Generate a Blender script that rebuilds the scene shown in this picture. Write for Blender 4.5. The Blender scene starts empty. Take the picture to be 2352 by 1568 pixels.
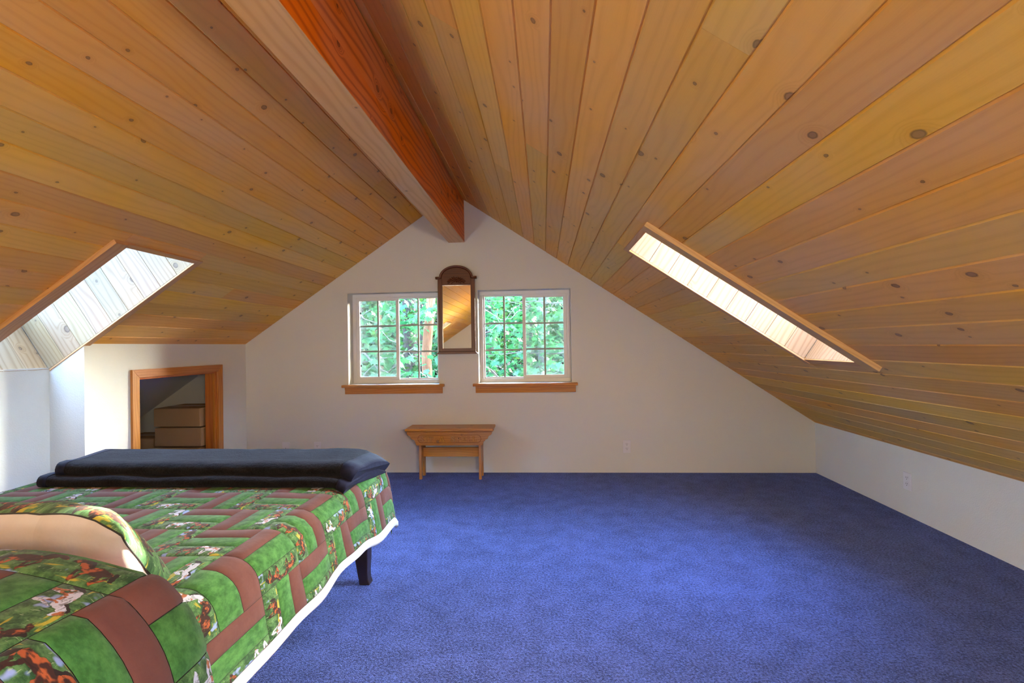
import bpy, bmesh, math, random
from mathutils import Vector, Matrix, noise as mnoise

random.seed(7)
SC = bpy.context.scene
COL = SC.collection

# ------------------------------------------------------------------ camera
F_PX, YAW, PITCH, ROLL = 1090.53, 0.0657, 0.0083, 0.0166
CAM = Vector((-0.0125, -4.3705, 1.1699))
fwd = Vector((-math.sin(YAW) * math.cos(PITCH), math.cos(YAW) * math.cos(PITCH), math.sin(PITCH)))
rgt = Vector((math.cos(YAW), math.sin(YAW), 0))
up = rgt.cross(fwd)
cr = rgt * math.cos(ROLL) - up * math.sin(ROLL)
cu = rgt * math.sin(ROLL) + up * math.cos(ROLL)
cam_d = bpy.data.cameras.new('camera')
cam_d.sensor_width = 36.0
cam_d.lens = F_PX / 2352.0 * 36.0
cam_d.clip_start = 0.05
cam = bpy.data.objects.new('camera', cam_d)
COL.objects.link(cam)
cam.matrix_world = Matrix(((cr.x, cu.x, -fwd.x, CAM.x), (cr.y, cu.y, -fwd.y, CAM.y), (cr.z, cu.z, -fwd.z, CAM.z), (0, 0, 0, 1)))
SC.camera = cam

# ------------------------------------------------------------------ sky, sun, exposure
SUN_DIR = Vector((1.0, .82, .566)).normalized()      # towards the sun
world = bpy.data.worlds.new('world')
SC.world = world
world.use_nodes = True
wn = world.node_tree
wn.nodes.clear()
wo = wn.nodes.new('ShaderNodeOutputWorld')
wb = wn.nodes.new('ShaderNodeBackground')
ws = wn.nodes.new('ShaderNodeTexSky')
ws.sky_type = 'NISHITA'
ws.sun_disc = False
ws.sun_elevation = math.asin(SUN_DIR.z)
ws.sun_rotation = math.atan2(SUN_DIR.x, SUN_DIR.y)
ws.air_density = 1.0
ws.dust_density = 1.2
ws.ozone_density = 1.0
wb.inputs['Strength'].default_value = 15.0
wn.links.new(ws.outputs[0], wb.inputs['Color'])
wn.links.new(wb.outputs[0], wo.inputs['Surface'])

sun_d = bpy.data.lights.new('sun', 'SUN')
sun_d.energy = 55.0
sun_d.color = (1.0, 0.93, 0.80)
sun_d.angle = math.radians(0.9)
sun = bpy.data.objects.new('sun', sun_d)
COL.objects.link(sun)
sun.rotation_euler = SUN_DIR.to_track_quat('Z', 'Y').to_euler()
sun.location = SUN_DIR * 20

SC.view_settings.view_transform = 'Standard'
SC.view_settings.look = 'None'
SC.view_settings.gamma = 1.0
SC.view_settings.exposure = 0.30
SC.view_settings.use_curve_mapping = False
try:
    SC.cycles.max_bounces = 14
    SC.cycles.diffuse_bounces = 8
    SC.cycles.transparent_max_bounces = 16
    SC.cycles.sample_clamp_indirect = 12.0
    SC.cycles.caustics_reflective = False
    SC.cycles.caustics_refractive = False
    SC.cycles.use_denoising = True
except Exception:
    pass

# ------------------------------------------------------------------ room dimensions
XL, XR = -2.8578, 2.3722            # knee walls
X0, ZR, M = -0.8216, 2.5932, 0.6725  # ridge
YF = -8.8                            # wall behind the camera
C_ = 1.0 / math.sqrt(1 + M * M)      # cos of the pitch
S_ = M * C_
HL, HR = ZR - M * (X0 - XL), ZR - M * (XR - X0)


def roof(side, s, y, h):
    """side -1 left / +1 right, s down the slope, h outwards from the board face"""
    return Vector((X0 + side * (s * C_ + h * S_), y, ZR - s * S_ + h * C_))


# ------------------------------------------------------------------ helpers
def tag(o, label=None, cat=None, group=None, kind=None):
    if label: o['label'] = label
    if cat: o['category'] = cat
    if group: o['group'] = group
    if kind: o['kind'] = kind
    return o


def empty(name, loc=(0, 0, 0), rz=0.0):
    o = bpy.data.objects.new(name, None)
    o.empty_display_size = 0.1
    o.location = loc
    o.rotation_euler = (0, 0, rz)
    COL.objects.link(o)
    return o


class MB:
    """collects faces of one mesh, with a metric uv: u along the grain"""

    def __init__(self):
        self.v, self.f, self.uv, self.sm = [], [], [], []

    def face(self, pts, uvs=None, smooth=False):
        b = len(self.v)
        self.v += [tuple(p) for p in pts]
        self.f.append(tuple(range(b, b + len(pts))))
        self.uv.append(uvs if uvs else [(p[0], p[1]) for p in pts])
        self.sm.append(smooth)

    def hexa(self, c, grain=0):
        """c: 8 corners in order (a-,b-,c-),(a+,b-,c-),(a+,b+,c-),(a-,b+,c-), the same at c+; grain = axis a/b/c"""
        c = [Vector(p) for p in c]
        ex = [(c[1] - c[0]).length, (c[3] - c[0]).length, (c[4] - c[0]).length]
        quads = [((0, 3, 2, 1), (1, 0)), ((4, 5, 6, 7), (0, 1)), ((0, 1, 5, 4), (0, 2)),
                 ((1, 2, 6, 5), (1, 2)), ((2, 3, 7, 6), (0, 2)), ((3, 0, 4, 7), (1, 2))]
        pos = [(0, 0, 0), (1, 0, 0), (1, 1, 0), (0, 1, 0), (0, 0, 1), (1, 0, 1), (1, 1, 1), (0, 1, 1)]
        for q, ax in quads:
            a = grain if grain in ax else ax[0]
            b = [k for k in ax if k != a][0]
            uv = [(pos[i][a] * ex[a], pos[i][b] * ex[b] + 0.37 * (3 - a - b)) for i in q]
            self.face([c[i] for i in q], uv)

    def box(self, x0, x1, y0, y1, z0, z1, grain=0):
        self.hexa([(x0, y0, z0), (x1, y0, z0), (x1, y1, z0), (x0, y1, z0),
                   (x0, y0, z1), (x1, y0, z1), (x1, y1, z1), (x0, y1, z1)], grain)

    def rbox(self, side, s0, s1, y0, y1, h0, h1, grain=1):
        P = lambda s, y, h: roof(side, s, y, h)
        self.hexa([P(s0, y0, h0), P(s1, y0, h0), P(s1, y1, h0), P(s0, y1, h0),
                   P(s0, y0, h1), P(s1, y0, h1), P(s1, y1, h1), P(s0, y1, h1)], grain)

    def tube(self, pts, rad, n=8, cap=True):
        pts = [Vector(p) for p in pts]
        if not hasattr(rad, '__len__'): rad = [rad] * len(pts)
        rings = []
        prev = None
        L = 0
        for i, p in enumerate(pts):
            d = (pts[min(i + 1, len(pts) - 1)] - pts[max(i - 1, 0)])
            if d.length < 1e-9: d = Vector((0, 0, 1))
            d.normalize()
            a = prev if prev else (Vector((0, 0, 1)) if abs(d.z) < .9 else Vector((1, 0, 0)))
            x = d.cross(a).normalized()
            y = x.cross(d).normalized()
            prev = y
            if i: L += (pts[i] - pts[i - 1]).length
            rings.append(([p + (x * math.cos(t) + y * math.sin(t)) * rad[i] for t in [2 * math.pi * k / n for k in range(n)]], L, rad[i]))
        for i in range(len(rings) - 1):
            A, la, ra = rings[i]
            B, lb, rb = rings[i + 1]
            for k in range(n):
                k2 = (k + 1) % n
                w = 2 * math.pi * max(ra, .002) / n
                self.face([A[k], A[k2], B[k2], B[k]], [(la, k * w), (la, (k + 1) * w), (lb, (k + 1) * w), (lb, k * w)], True)
        if cap:
            self.face(list(reversed(rings[0][0])))
            self.face(rings[-1][0])

    def prism(self, poly, plane, d0, d1, grain=0):
        """extrude a 2-d polygon; plane maps (a,b,d) to a point"""
        n = len(poly)
        self.face([plane(a, b, d0) for a, b in poly], [((a, b) if grain == 0 else (b, a)) for a, b in poly])
        self.face([plane(a, b, d1) for a, b in reversed(poly)], [((a, b) if grain == 0 else (b, a)) for a, b in reversed(poly)])
        L = 0
        for i in range(n):
            p, q = poly[i], poly[(i + 1) % n]
            l = math.hypot(q[0] - p[0], q[1] - p[1])
            self.face([plane(*p, d0), plane(*p, d1), plane(*q, d1), plane(*q, d0)], [(L, 0), (L, abs(d1 - d0)), (L + l, abs(d1 - d0)), (L + l, 0)])
            L += l

    def build(self, name, mat, parent=None, weld=False, bevel=0.0, loc=None, fixn=True):
        me = bpy.data.meshes.new(name)
        vs = self.v
        if loc is not None:
            l = Vector(loc)
            vs = [tuple(Vector(v) - l) for v in vs]
        me.from_pydata(vs, [], self.f)
        uvl = me.uv_layers.new(name='uv')
        flat = [c for uvs in self.uv for p in uvs for c in p]
        uvl.data.foreach_set('uv', flat)
        me.polygons.foreach_set('use_smooth', self.sm)
        if weld or fixn or bevel:
            bm = bmesh.new()
            bm.from_mesh(me)
            bmesh.ops.remove_doubles(bm, verts=bm.verts, dist=1e-5)
            if fixn: bmesh.ops.recalc_face_normals(bm, faces=bm.faces)
            if bevel:
                ed = [e for e in bm.edges if len(e.link_faces) == 2 and e.calc_face_angle(0) > 0.6]
                bmesh.ops.bevel(bm, geom=ed, offset=bevel, segments=2, profile=.5, affect='EDGES', clamp_overlap=True)
            bm.to_mesh(me)
            bm.free()
        for m in (mat if isinstance(mat, (list, tuple)) else [mat]):
            me.materials.append(m)
        o = bpy.data.objects.new(name, me)
        COL.objects.link(o)
        if parent is not None:
            o.parent = parent
        elif loc is not None:
            o.location = loc
        return o


# ------------------------------------------------------------------ materials
class NT:
    def __init__(self, name):
        self.m = bpy.data.materials.new(name)
        self.m.use_nodes = True
        self.t = self.m.node_tree
        self.t.nodes.clear()
        self.out = self.t.nodes.new('ShaderNodeOutputMaterial')

    def n(self, typ, **kw):
        nd = self.t.nodes.new('ShaderNode' + typ)
        for k, v in kw.items(): setattr(nd, k, v)
        return nd

    def set(self, sock, v):
        if isinstance(v, bpy.types.NodeSocket): self.t.links.new(v, sock)
        elif v is not None: sock.default_value = v

    def math(self, op, a, b=None, c=None, clamp=False):
        nd = self.n('Math', operation=op)
        nd.use_clamp = clamp
        self.set(nd.inputs[0], a)
        if b is not None: self.set(nd.inputs[1], b)
        if c is not None: self.set(nd.inputs[2], c)
        return nd.outputs[0]

    def vmath(self, op, a, b=None, scale=None):
        nd = self.n('VectorMath', operation=op)
        self.set(nd.inputs[0], a)
        if b is not None: self.set(nd.inputs[1], b)
        if scale is not None: self.set(nd.inputs[3], scale)
        return nd.outputs[1] if op in ('LENGTH', 'DOT_PRODUCT', 'DISTANCE') else nd.outputs[0]

    def mix(self, f, a, b, mode='MIX'):
        nd = self.n('Mix', data_type='RGBA', blend_type=mode)
        self.set(nd.inputs[0], f)
        self.set(nd.inputs[6], a)
        self.set(nd.inputs[7], b)
        return nd.outputs[2]

    def noise(self, vec, scale=1.0, detail=3.0, rough=.55, dims='3D'):
        nd = self.n('TexNoise', noise_dimensions=dims)
        self.set(nd.inputs['Vector'], vec)
        nd.inputs['Scale'].default_value = scale
        nd.inputs['Detail'].default_value = detail
        nd.inputs['Roughness'].default_value = rough
        return nd.outputs[0]

    def step(self, v, lo, hi, a=0.0, b=1.0):
        nd = self.n('MapRange', interpolation_type='SMOOTHSTEP')
        self.set(nd.inputs[0], v)
        nd.inputs[1].default_value, nd.inputs[2].default_value = lo, hi
        nd.inputs[3].default_value, nd.inputs[4].default_value = a, b
        return nd.outputs[0]

    def comb(self, x=0.0, y=0.0, z=0.0):
        nd = self.n('CombineXYZ')
        self.set(nd.inputs[0], x); self.set(nd.inputs[1], y); self.set(nd.inputs[2], z)
        return nd.outputs[0]

    def sep(self, v):
        nd = self.n('SeparateXYZ')
        self.set(nd.inputs[0], v)
        return nd.outputs

    def bump(self, h, strength=.3, dist=.002):
        nd = self.n('Bump')
        nd.inputs['Strength'].default_value = strength
        nd.inputs['Distance'].default_value = dist
        self.set(nd.inputs['Height'], h)
        return nd.outputs[0]

    def principled(self, col, rough=.6, normal=None, spec=.3, metal=0.0, sheen=0.0, sheen_tint=None, trans=0.0):
        p = self.n('BsdfPrincipled')
        self.set(p.inputs['Base Color'], col)
        self.set(p.inputs['Roughness'], rough)
        p.inputs['Specular IOR Level'].default_value = spec
        p.inputs['Metallic'].default_value = metal
        p.inputs['Sheen Weight'].default_value = sheen
        if sheen_tint: p.inputs['Sheen Tint'].default_value = sheen_tint
        if normal is not None: self.set(p.inputs['Normal'], normal)
        return p.outputs[0]

    def done(self, shader):
        self.t.links.new(shader, self.out.inputs['Surface'])
        return self.m


def rgb(r, g, b): return (r, g, b, 1.0)


def wood(name, light, dark, knot=rgb(.13, .085, .06), knot_amt=.5, ring=34.0, contrast=.55, tint=.16, rough=.5, spec=.35, kscale=(3.0, 7.5), stain=0.0, krad=.013):
    m = NT(name)
    uv = m.n('UVMap').outputs[0]
    oi = m.n('ObjectInfo')
    r = oi.outputs['Random']
    off = m.comb(m.math('MULTIPLY', r, 71.3), m.math('MULTIPLY', r, 37.7), 0.0)
    p = m.vmath('ADD', uv, off)
    x, y, _ = m.sep(p)
    # knots
    sp = m.comb(m.math('MULTIPLY', x, kscale[0]), m.math('MULTIPLY', y, kscale[1]), 0.0)
    vo = m.n('TexVoronoi', voronoi_dimensions='2D', feature='F1')
    m.set(vo.inputs['Vector'], sp)
    vo.inputs['Scale'].default_value = 1.0
    dv = m.vmath('SUBTRACT', sp, vo.outputs['Position'])
    dx, dy, _ = m.sep(dv)
    wob = m.noise(m.vmath('SCALE', p, scale=60.0), 1.0, 2.0)
    d = m.vmath('LENGTH', m.comb(m.math('DIVIDE', dx, kscale[0] * 1.25), m.math('DIVIDE', dy, kscale[1]), 0.0))
    d = m.math('ADD', d, m.math('MULTIPLY', m.math('SUBTRACT', wob, .5), .006))
    cr_, cg_, cb_ = m.n('SeparateColor'), None, None
    m.set(cr_.inputs[0], vo.outputs['Color'])
    have = m.math('LESS_THAN', cr_.outputs[0], knot_amt)
    rad = m.math('ADD', .35 * krad, m.math('MULTIPLY', m.math('POWER', cr_.outputs[1], 2.0), krad))
    q = m.math('DIVIDE', d, rad)
    core = m.math('MULTIPLY', m.step(q, .75, 1.15, 1.0, 0.0), have)
    ringm = m.math('MULTIPLY', m.math('MULTIPLY', m.step(q, .7, .95), m.step(q, 1.0, 1.35, 1.0, 0.0)), have)
    halo = m.math('MULTIPLY', m.math('POWER', m.step(q, .6, 5.0, 1.0, 0.0), 1.6), have)
    # grain
    lo = m.noise(m.comb(m.math('MULTIPLY', x, 1.1), m.math('MULTIPLY', y, 5.5), 0.0), 1.0, 2.0, .5)
    fib = m.noise(m.comb(m.math('MULTIPLY', x, 9.0), m.math('MULTIPLY', y, 420.0), 0.0), 1.0, 3.0, .6)
    g = m.math('ADD', m.math('MULTIPLY', y, ring), m.math('MULTIPLY', lo, ring * .16))
    g = m.math('ADD', g, m.math('MULTIPLY', halo, 3.2))
    s = m.math('SINE', m.math('MULTIPLY', g, 6.2832))
    s = m.math('POWER', m.math('MULTIPLY_ADD', s, .5, .5), 2.6)
    fac = m.math('ADD', m.math('MULTIPLY', s, contrast), m.math('MULTIPLY', m.math('SUBTRACT', fib, .5), .55), clamp=True)
    patch = m.noise(m.comb(m.math('MULTIPLY', x, 1.3), m.math('MULTIPLY', y, 3.0), 5.0), 1.0, 2.0)
    col = m.mix(fac, light, dark)
    col = m.mix(m.math('MULTIPLY', halo, .42), col, dark)
    col = m.mix(m.math('MULTIPLY', core, .58), col, knot)
    col = m.mix(m.math('MULTIPLY', ringm, .55), col, rgb(.03, .016, .01))
    hs = m.n('HueSaturation')
    m.set(hs.inputs['Hue'], m.math('ADD', .5, m.math('MULTIPLY', m.math('SUBTRACT', r, .5), .022)))
    m.set(hs.inputs['Saturation'], m.math('ADD', 1.0, m.math('MULTIPLY', m.math('SUBTRACT', patch, .5), .5)))
    r2 = m.math('FRACT', m.math('MULTIPLY', r, 17.31))
    m.set(hs.inputs['Value'], m.math('ADD', m.math('ADD', 1.0, m.math('MULTIPLY', m.math('SUBTRACT', r2, .5), 2 * tint)), m.math('MULTIPLY', m.math('SUBTRACT', patch, .5), .35)))
    m.set(hs.inputs['Color'], col)
    bmp = m.bump(m.math('SUBTRACT', m.math('MULTIPLY', fac, .4), core), .12, .001)
    ro = m.math('ADD', rough, m.math('MULTIPLY', fib, .12))
    return m.done(m.principled(hs.outputs[0], ro, bmp, spec))


def plaster(name, col, scale=140.0, strength=.22, dist=.0018):
    m = NT(name)
    co = m.n('NewGeometry').outputs['Position']
    a = m.noise(co, scale, 2.0, .5)
    b = m.noise(co, scale * .33, 2.0, .5)
    h = m.math('ADD', m.step(a, .42, .68), m.math('MULTIPLY', b, .6))
    v = m.noise(co, 1.4, 2.0)
    c = m.mix(m.math('MULTIPLY', v, .10), col, tuple(x * .86 for x in col[:3]) + (1,))
    return m.done(m.principled(c, .85, m.bump(h, strength, dist), .2))


def plain(name, col, rough=.5, spec=.4, metal=0.0, nscale=40.0, amt=.10):
    m = NT(name)
    co = m.n('NewGeometry').outputs['Position']
    v = m.noise(co, nscale, 2.0)
    c = m.mix(m.math('MULTIPLY', v, amt * 2), col, tuple(x * .7 for x in col[:3]) + (1,))
    return m.done(m.principled(c, rough, m.bump(v, .05, .0006), spec, metal))


M_PLANK = wood('ceiling_pine', rgb(.77, .43, .105), rgb(.61, .30, .060), tint=.10, knot_amt=.62, contrast=.30, ring=30, krad=.0085, kscale=(3.8, 7.5))
M_SHAFT = wood('shaft_pine', rgb(.40, .275, .155), rgb(.26, .15, .070), tint=.06, knot_amt=.5)
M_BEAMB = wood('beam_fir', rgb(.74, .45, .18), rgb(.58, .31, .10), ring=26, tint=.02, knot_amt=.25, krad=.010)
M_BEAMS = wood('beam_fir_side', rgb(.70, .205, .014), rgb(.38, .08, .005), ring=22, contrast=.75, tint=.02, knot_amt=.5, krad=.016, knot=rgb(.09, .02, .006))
M_TRIM = wood('trim_fir', rgb(.52, .22, .055), rgb(.36, .125, .026), ring=46, tint=.06, knot_amt=.0, rough=.38)
M_SKTRIM = wood('skylight_trim_fir', rgb(.66, .39, .16), rgb(.52, .265, .095), ring=46, tint=.06, knot_amt=.0, rough=.5)
M_JAMB = wood('jamb_pine', rgb(.52, .185, .035), rgb(.36, .105, .016), ring=30, tint=.04, knot_amt=.5, krad=.008, rough=.4)
M_BENCH = wood('bench_pine', rgb(.47, .20, .050), rgb(.30, .105, .022), ring=40, tint=.09, knot_amt=.45, krad=.012, rough=.33, spec=.5)
M_LETTER = wood('letter_pine', rgb(.44, .185, .046), rgb(.33, .12, .026), ring=40, tint=.0, knot_amt=.0, rough=.33, spec=.5)
M_GROOVE = plain('carved_groove', rgb(.11, .035, .010), .7, .2)
M_MIRW = wood('mirror_walnut', rgb(.125, .030, .008), rgb(.055, .011, .0035), ring=50, tint=.04, knot_amt=0.0, rough=.32, spec=.5)
M_WALL = plaster('wall_plaster', rgb(.70, .705, .655))
M_WALLW = plaster('attic_drywall', rgb(.70, .69, .68), strength=.08)
M_VINYL = plain('white_vinyl', rgb(.80, .80, .79), .35, .4, amt=.03)
M_PLATE = plain('outlet_plastic', rgb(.74, .74, .76), .35, .5, amt=.02)
M_SLOT = plain('outlet_slot', rgb(.02, .02, .025), .6, .2)
M_LATCH = plain('latch_plastic', rgb(.02, .02, .022), .5, .3)
M_CARD = plain('cardboard', rgb(.42, .265, .125), .85, .15, nscale=120.0, amt=.12)
M_TAPE = plain('packing_tape', rgb(.48, .31, .15), .3, .5)
M_LEG = plain('dark_bed_leg', rgb(.022, .013, .010), .35, .5)
M_BED = plain('bed_fabric', rgb(.62, .62, .64), .9, .1)
M_SHINGLE = plain('roof_shingle', rgb(.10, .095, .09), .95, .1, nscale=30)


def globe_mat(name, strength):
    m = NT(name)
    e = m.n('Emission')
    e.inputs['Color'].default_value = rgb(1.0, .88, .70)
    e.inputs['Strength'].default_value = strength
    return m.done(e.outputs[0])


M_GLOBE = globe_mat('lit_globe', 100.0)
M_GLOBE_FILL = globe_mat('fill_globe_low', 75.0)


def mirror_mat():
    m = NT('mirror_silver')
    g = m.n('BsdfGlossy')
    g.inputs['Color'].default_value = rgb(.78, .76, .70)
    g.inputs['Roughness'].default_value = .012
    return m.done(g.outputs[0])


def glass_mat(name, tint=(1, 1, 1), haze=0.0):
    m = NT(name)
    tr = m.n('BsdfTransparent')
    tr.inputs['Color'].default_value = tuple(tint) + (1,)
    gl = m.n('BsdfGlossy')
    gl.inputs['Roughness'].default_value = .01
    fr = m.n('Fresnel')
    fr.inputs['IOR'].default_value = 1.35
    mx = m.n('MixShader')
    m.set(mx.inputs[0], fr.outputs[0])
    m.t.links.new(tr.outputs[0], mx.inputs[1])
    m.t.links.new(gl.outputs[0], mx.inputs[2])
    o = mx.outputs[0]
    if haze:
        df = m.n('BsdfDiffuse')
        df.inputs['Color'].default_value = rgb(.55, .58, .60)
        m2 = m.n('MixShader')
        m2.inputs[0].default_value = haze
        m.t.links.new(o, m2.inputs[1])
        m.t.links.new(df.outputs[0], m2.inputs[2])
        o = m2.outputs[0]
    return m.done(o)


M_MIRROR = mirror_mat()
M_GLASS = glass_mat('window_glass', (.86, .89, .88))
M_SKYGLASS = glass_mat('skylight_glass', (.95, .97, .98))


def screen_mat():
    m = NT('insect_screen')
    tr = m.n('BsdfTransparent')
    df = m.n('BsdfDiffuse')
    df.inputs['Color'].default_value = rgb(.30, .32, .33)
    co = m.n('NewGeometry').outputs['Position']
    v = m.noise(co, 9.0, 2.0)
    mx = m.n('MixShader')
    m.set(mx.inputs[0], m.math('ADD', .14, m.math('MULTIPLY', v, .16)))
    m.t.links.new(tr.outputs[0], mx.inputs[1])
    m.t.links.new(df.outputs[0], mx.inputs[2])
    return m.done(mx.outputs[0])


M_SCREEN = screen_mat()


def carpet_mat():
    m = NT('blue_carpet')
    co = m.n('NewGeometry').outputs['Position']
    f = m.noise(co, 105.0, 3.0, .7)
    f2 = m.noise(co, 260.0, 2.0, .6)
    b = m.noise(co, 9.0, 3.0, .6)
    big = m.noise(co, 1.3, 2.0, .5)
    t = m.math('ADD', m.math('MULTIPLY', f, .75), m.math('MULTIPLY', f2, .35))
    t = m.math('ADD', t, m.math('MULTIPLY', m.math('SUBTRACT', b, .5), .20))
    t = m.math('ADD', t, m.math('MULTIPLY', m.math('SUBTRACT', big, .5), .10))
    k = m.step(t, .40, .74)
    c = m.mix(k, rgb(.022, .030, .095), rgb(.155, .215, .62))
    vo = m.n('TexVoronoi', feature='F1')
    m.set(vo.inputs['Vector'], co)
    vo.inputs['Scale'].default_value = 260.0
    h = m.math('ADD', m.math('SUBTRACT', 1.0, vo.outputs['Distance']), f)
    return m.done(m.principled(c, .95, m.bump(h, .9, .006), .1, sheen=.25, sheen_tint=rgb(.5, .62, 1)))


M_CARPET = carpet_mat()


def fabric(name, colA, colB, scale=30.0, rough=.85, sheen=.1, weave=900.0):
    m = NT(name)
    uv = m.n('UVMap').outputs[0]
    r = m.n('ObjectInfo').outputs['Random']
    p = m.vmath('ADD', uv, m.comb(m.math('MULTIPLY', r, 13.1), m.math('MULTIPLY', r, 7.7), r))
    a = m.noise(p, scale, 5.0, .68)
    c = m.mix(m.step(a, .30, .70), colA, colB)
    co = m.n('NewGeometry').outputs['Position']
    w = m.noise(co, weave, 1.0)
    wr = m.noise(co, 18.0, 3.0, .6)
    h = m.math('ADD', m.math('MULTIPLY', w, .25), m.math('MULTIPLY', wr, 2.2))
    return m.done(m.principled(c, rough, m.bump(h, .35, .003), .2, sheen=sheen))


M_QGREEN = fabric('quilt_green', rgb(.026, .105, .020), rgb(.080, .235, .055), 42.0)
M_QBROWN = fabric('quilt_brown', rgb(.120, .044, .034), rgb(.148, .058, .044), 12.0)
M_QBACK = fabric('quilt_batting', rgb(.020, .020, .016), rgb(.035, .032, .026), 12.0)
M_QHEM = fabric('quilt_lining', rgb(.66, .66, .68), rgb(.74, .74, .76), 8.0)
M_SHAMW = fabric('sham_back', rgb(.46, .40, .34), rgb(.52, .46, .40), 8.0)


def print_mat():
    """horse-meadow print: flat print on cloth, uv in metres along (0-.19) and across (0-.063) the strip"""
    m = NT('horse_print')
    uv = m.n('UVMap').outputs[0]
    r = m.n('ObjectInfo').outputs['Random']
    r2 = m.math('FRACT', m.math('MULTIPLY', r, 23.7))
    seed = m.comb(m.math('MULTIPLY', r, 31.0), m.math('MULTIPLY', r2, 17.0), r)
    ps = m.vmath('ADD', uv, seed)
    # meadow background
    n1 = m.noise(ps, 55.0, 5.0, .7)
    n2 = m.noise(ps, 16.0, 3.0, .6)
    n3 = m.noise(m.vmath('MULTIPLY', ps, (14.0, 60.0, 1.0)), 1.0, 3.0, .6)
    c = m.mix(m.step(n1, .35, .68), rgb(.020, .065, .020), rgb(.11, .24, .075))
    c = m.mix(m.math('MULTIPLY', m.step(n3, .60, .66), .9), c, rgb(.46, .37, .035))
    c = m.mix(m.math('MULTIPLY', m.step(n2, .62, .67), .9), c, rgb(.28, .36, .66))
    # grass blades
    wv = m.noise(m.vmath('MULTIPLY', ps, (420.0, 60.0, 1.0)), 1.0, 2.0, .5)
    c = m.mix(m.math('MULTIPLY', m.step(wv, .66, .70), .55), c, rgb(.42, .52, .30))
    # horses
    dn = m.n('TexNoise', noise_dimensions='3D')
    m.set(dn.inputs['Vector'], ps)
    dn.inputs['Scale'].default_value = 75.0
    dn.inputs['Detail'].default_value = 3.0
    warp = m.vmath('SCALE', m.vmath('SUBTRACT', dn.outputs['Color'], (.5, .5, .5)), scale=.011)
    pw = m.vmath('ADD', uv, warp)
    px, py, _ = m.sep(pw)
    coat = m.noise(ps, 60.0, 2.0, .6)
    coat2 = m.noise(m.vmath('MULTIPLY', ps, (60.0, 150.0, 1.0)), 1.0, 3.0, .6)

    def ell(x, y, cx, cy, rx, ry, ang=0.0):
        ca, sa = math.cos(ang), math.sin(ang)
        a = m.math('SUBTRACT', x, cx)
        b = m.math('SUBTRACT', y, cy)
        u = m.math('ADD', m.math('MULTIPLY', a, ca / rx), m.math('MULTIPLY', b, sa / rx))
        v = m.math('ADD', m.math('MULTIPLY', a, -sa / ry), m.math('MULTIPLY', b, ca / ry))
        return m.math('ADD', m.math('MULTIPLY', u, u), m.math('MULTIPLY', v, v))

    for k, (cx, mir, jit) in enumerate(((.050, 1, 0.03), (.140, -1, .03))):
        rr = m.math('FRACT', m.math('MULTIPLY', r, 5.3 + 7.9 * k))
        x = m.math('SUBTRACT', px, m.math('ADD', cx - .015, m.math('MULTIPLY', rr, jit)))
        if mir < 0: x = m.math('MULTIPLY', x, -1.0)
        y = py
        d = ell(x, y, 0, .036, .023, .0105)
        d = m.math('MINIMUM', d, ell(x, y, .024, .046, .015, .0065, .85))
        d = m.math('MINIMUM', d, ell(x, y, .037, .052, .0095, .0048, -.6))
        for lx, an in ((-.019, .25), (-.012, -.15), (.012, .2), (.020, -.3)):
            d = m.math('MINIMUM', d, ell(x, y, lx, .018, .0028, .015, an))
        tail = ell(x, y, -.028, .030, .0045, .013, -.35)
        mane = ell(x, y, .020, .051, .013, .0045, .85)
        body = m.step(d, .85, 1.05, 1.0, 0.0)
        hc = m.mix(m.step(coat, .41, .52), rgb(.38, .092, .027), rgb(.045, .018, .013))
        kind = m.math('GREATER_THAN', m.math('FRACT', m.math('MULTIPLY', r, 9.1 + 3.7 * k)), .66)
        wc = m.mix(m.step(coat, .54, .60), rgb(.56, .58, .66), rgb(.40, .13, .05))
        hc = m.mix(kind, hc, wc)
        hc = m.mix(m.math('MULTIPLY', m.step(coat2, .55, .62), .6), hc, rgb(.02, .012, .010))
        c = m.mix(m.step(d, 1.02, 1.5, .5, 0.0), c, rgb(.012, .03, .012))
        c = m.mix(m.math('MAXIMUM', m.step(tail, .8, 1.1, 1.0, 0.0), m.step(mane, .8, 1.1, 1.0, 0.0)), c, rgb(.022, .014, .012))
        c = m.mix(body, c, hc)
    co = m.n('NewGeometry').outputs['Position']
    wr = m.noise(co, 18.0, 3.0, .6)
    return m.done(m.principled(c, .85, m.bump(wr, .35, .006), .2, sheen=.1))


M_QPRINT = print_mat()


def fleece_mat():
    m = NT('black_fleece')
    co = m.n('NewGeometry').outputs['Position']
    a = m.noise(co, 160.0, 3.0, .7)
    b = m.noise(co, 26.0, 3.0, .6)
    st = m.noise(m.vmath('MULTIPLY', co, (12.0, 60.0, 20.0)), 1.0, 3.0, .6)
    k = m.math('ADD', m.math('MULTIPLY', a, .6), m.math('MULTIPLY', st, .5))
    c = m.mix(m.step(k, .42, .72), rgb(.004, .004, .005), rgb(.014, .014, .017))
    h = m.math('ADD', a, m.math('MULTIPLY', m.math('ADD', b, st), 1.2))
    return m.done(m.principled(c, .9, m.bump(h, .8, .006), .15, sheen=.06, sheen_tint=rgb(.7, .75, 1)))


M_FLEECE = fleece_mat()
M_SATIN = fabric('navy_satin', rgb(.008, .009, .026), rgb(.012, .014, .036), 8.0, .75, .02)


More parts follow.
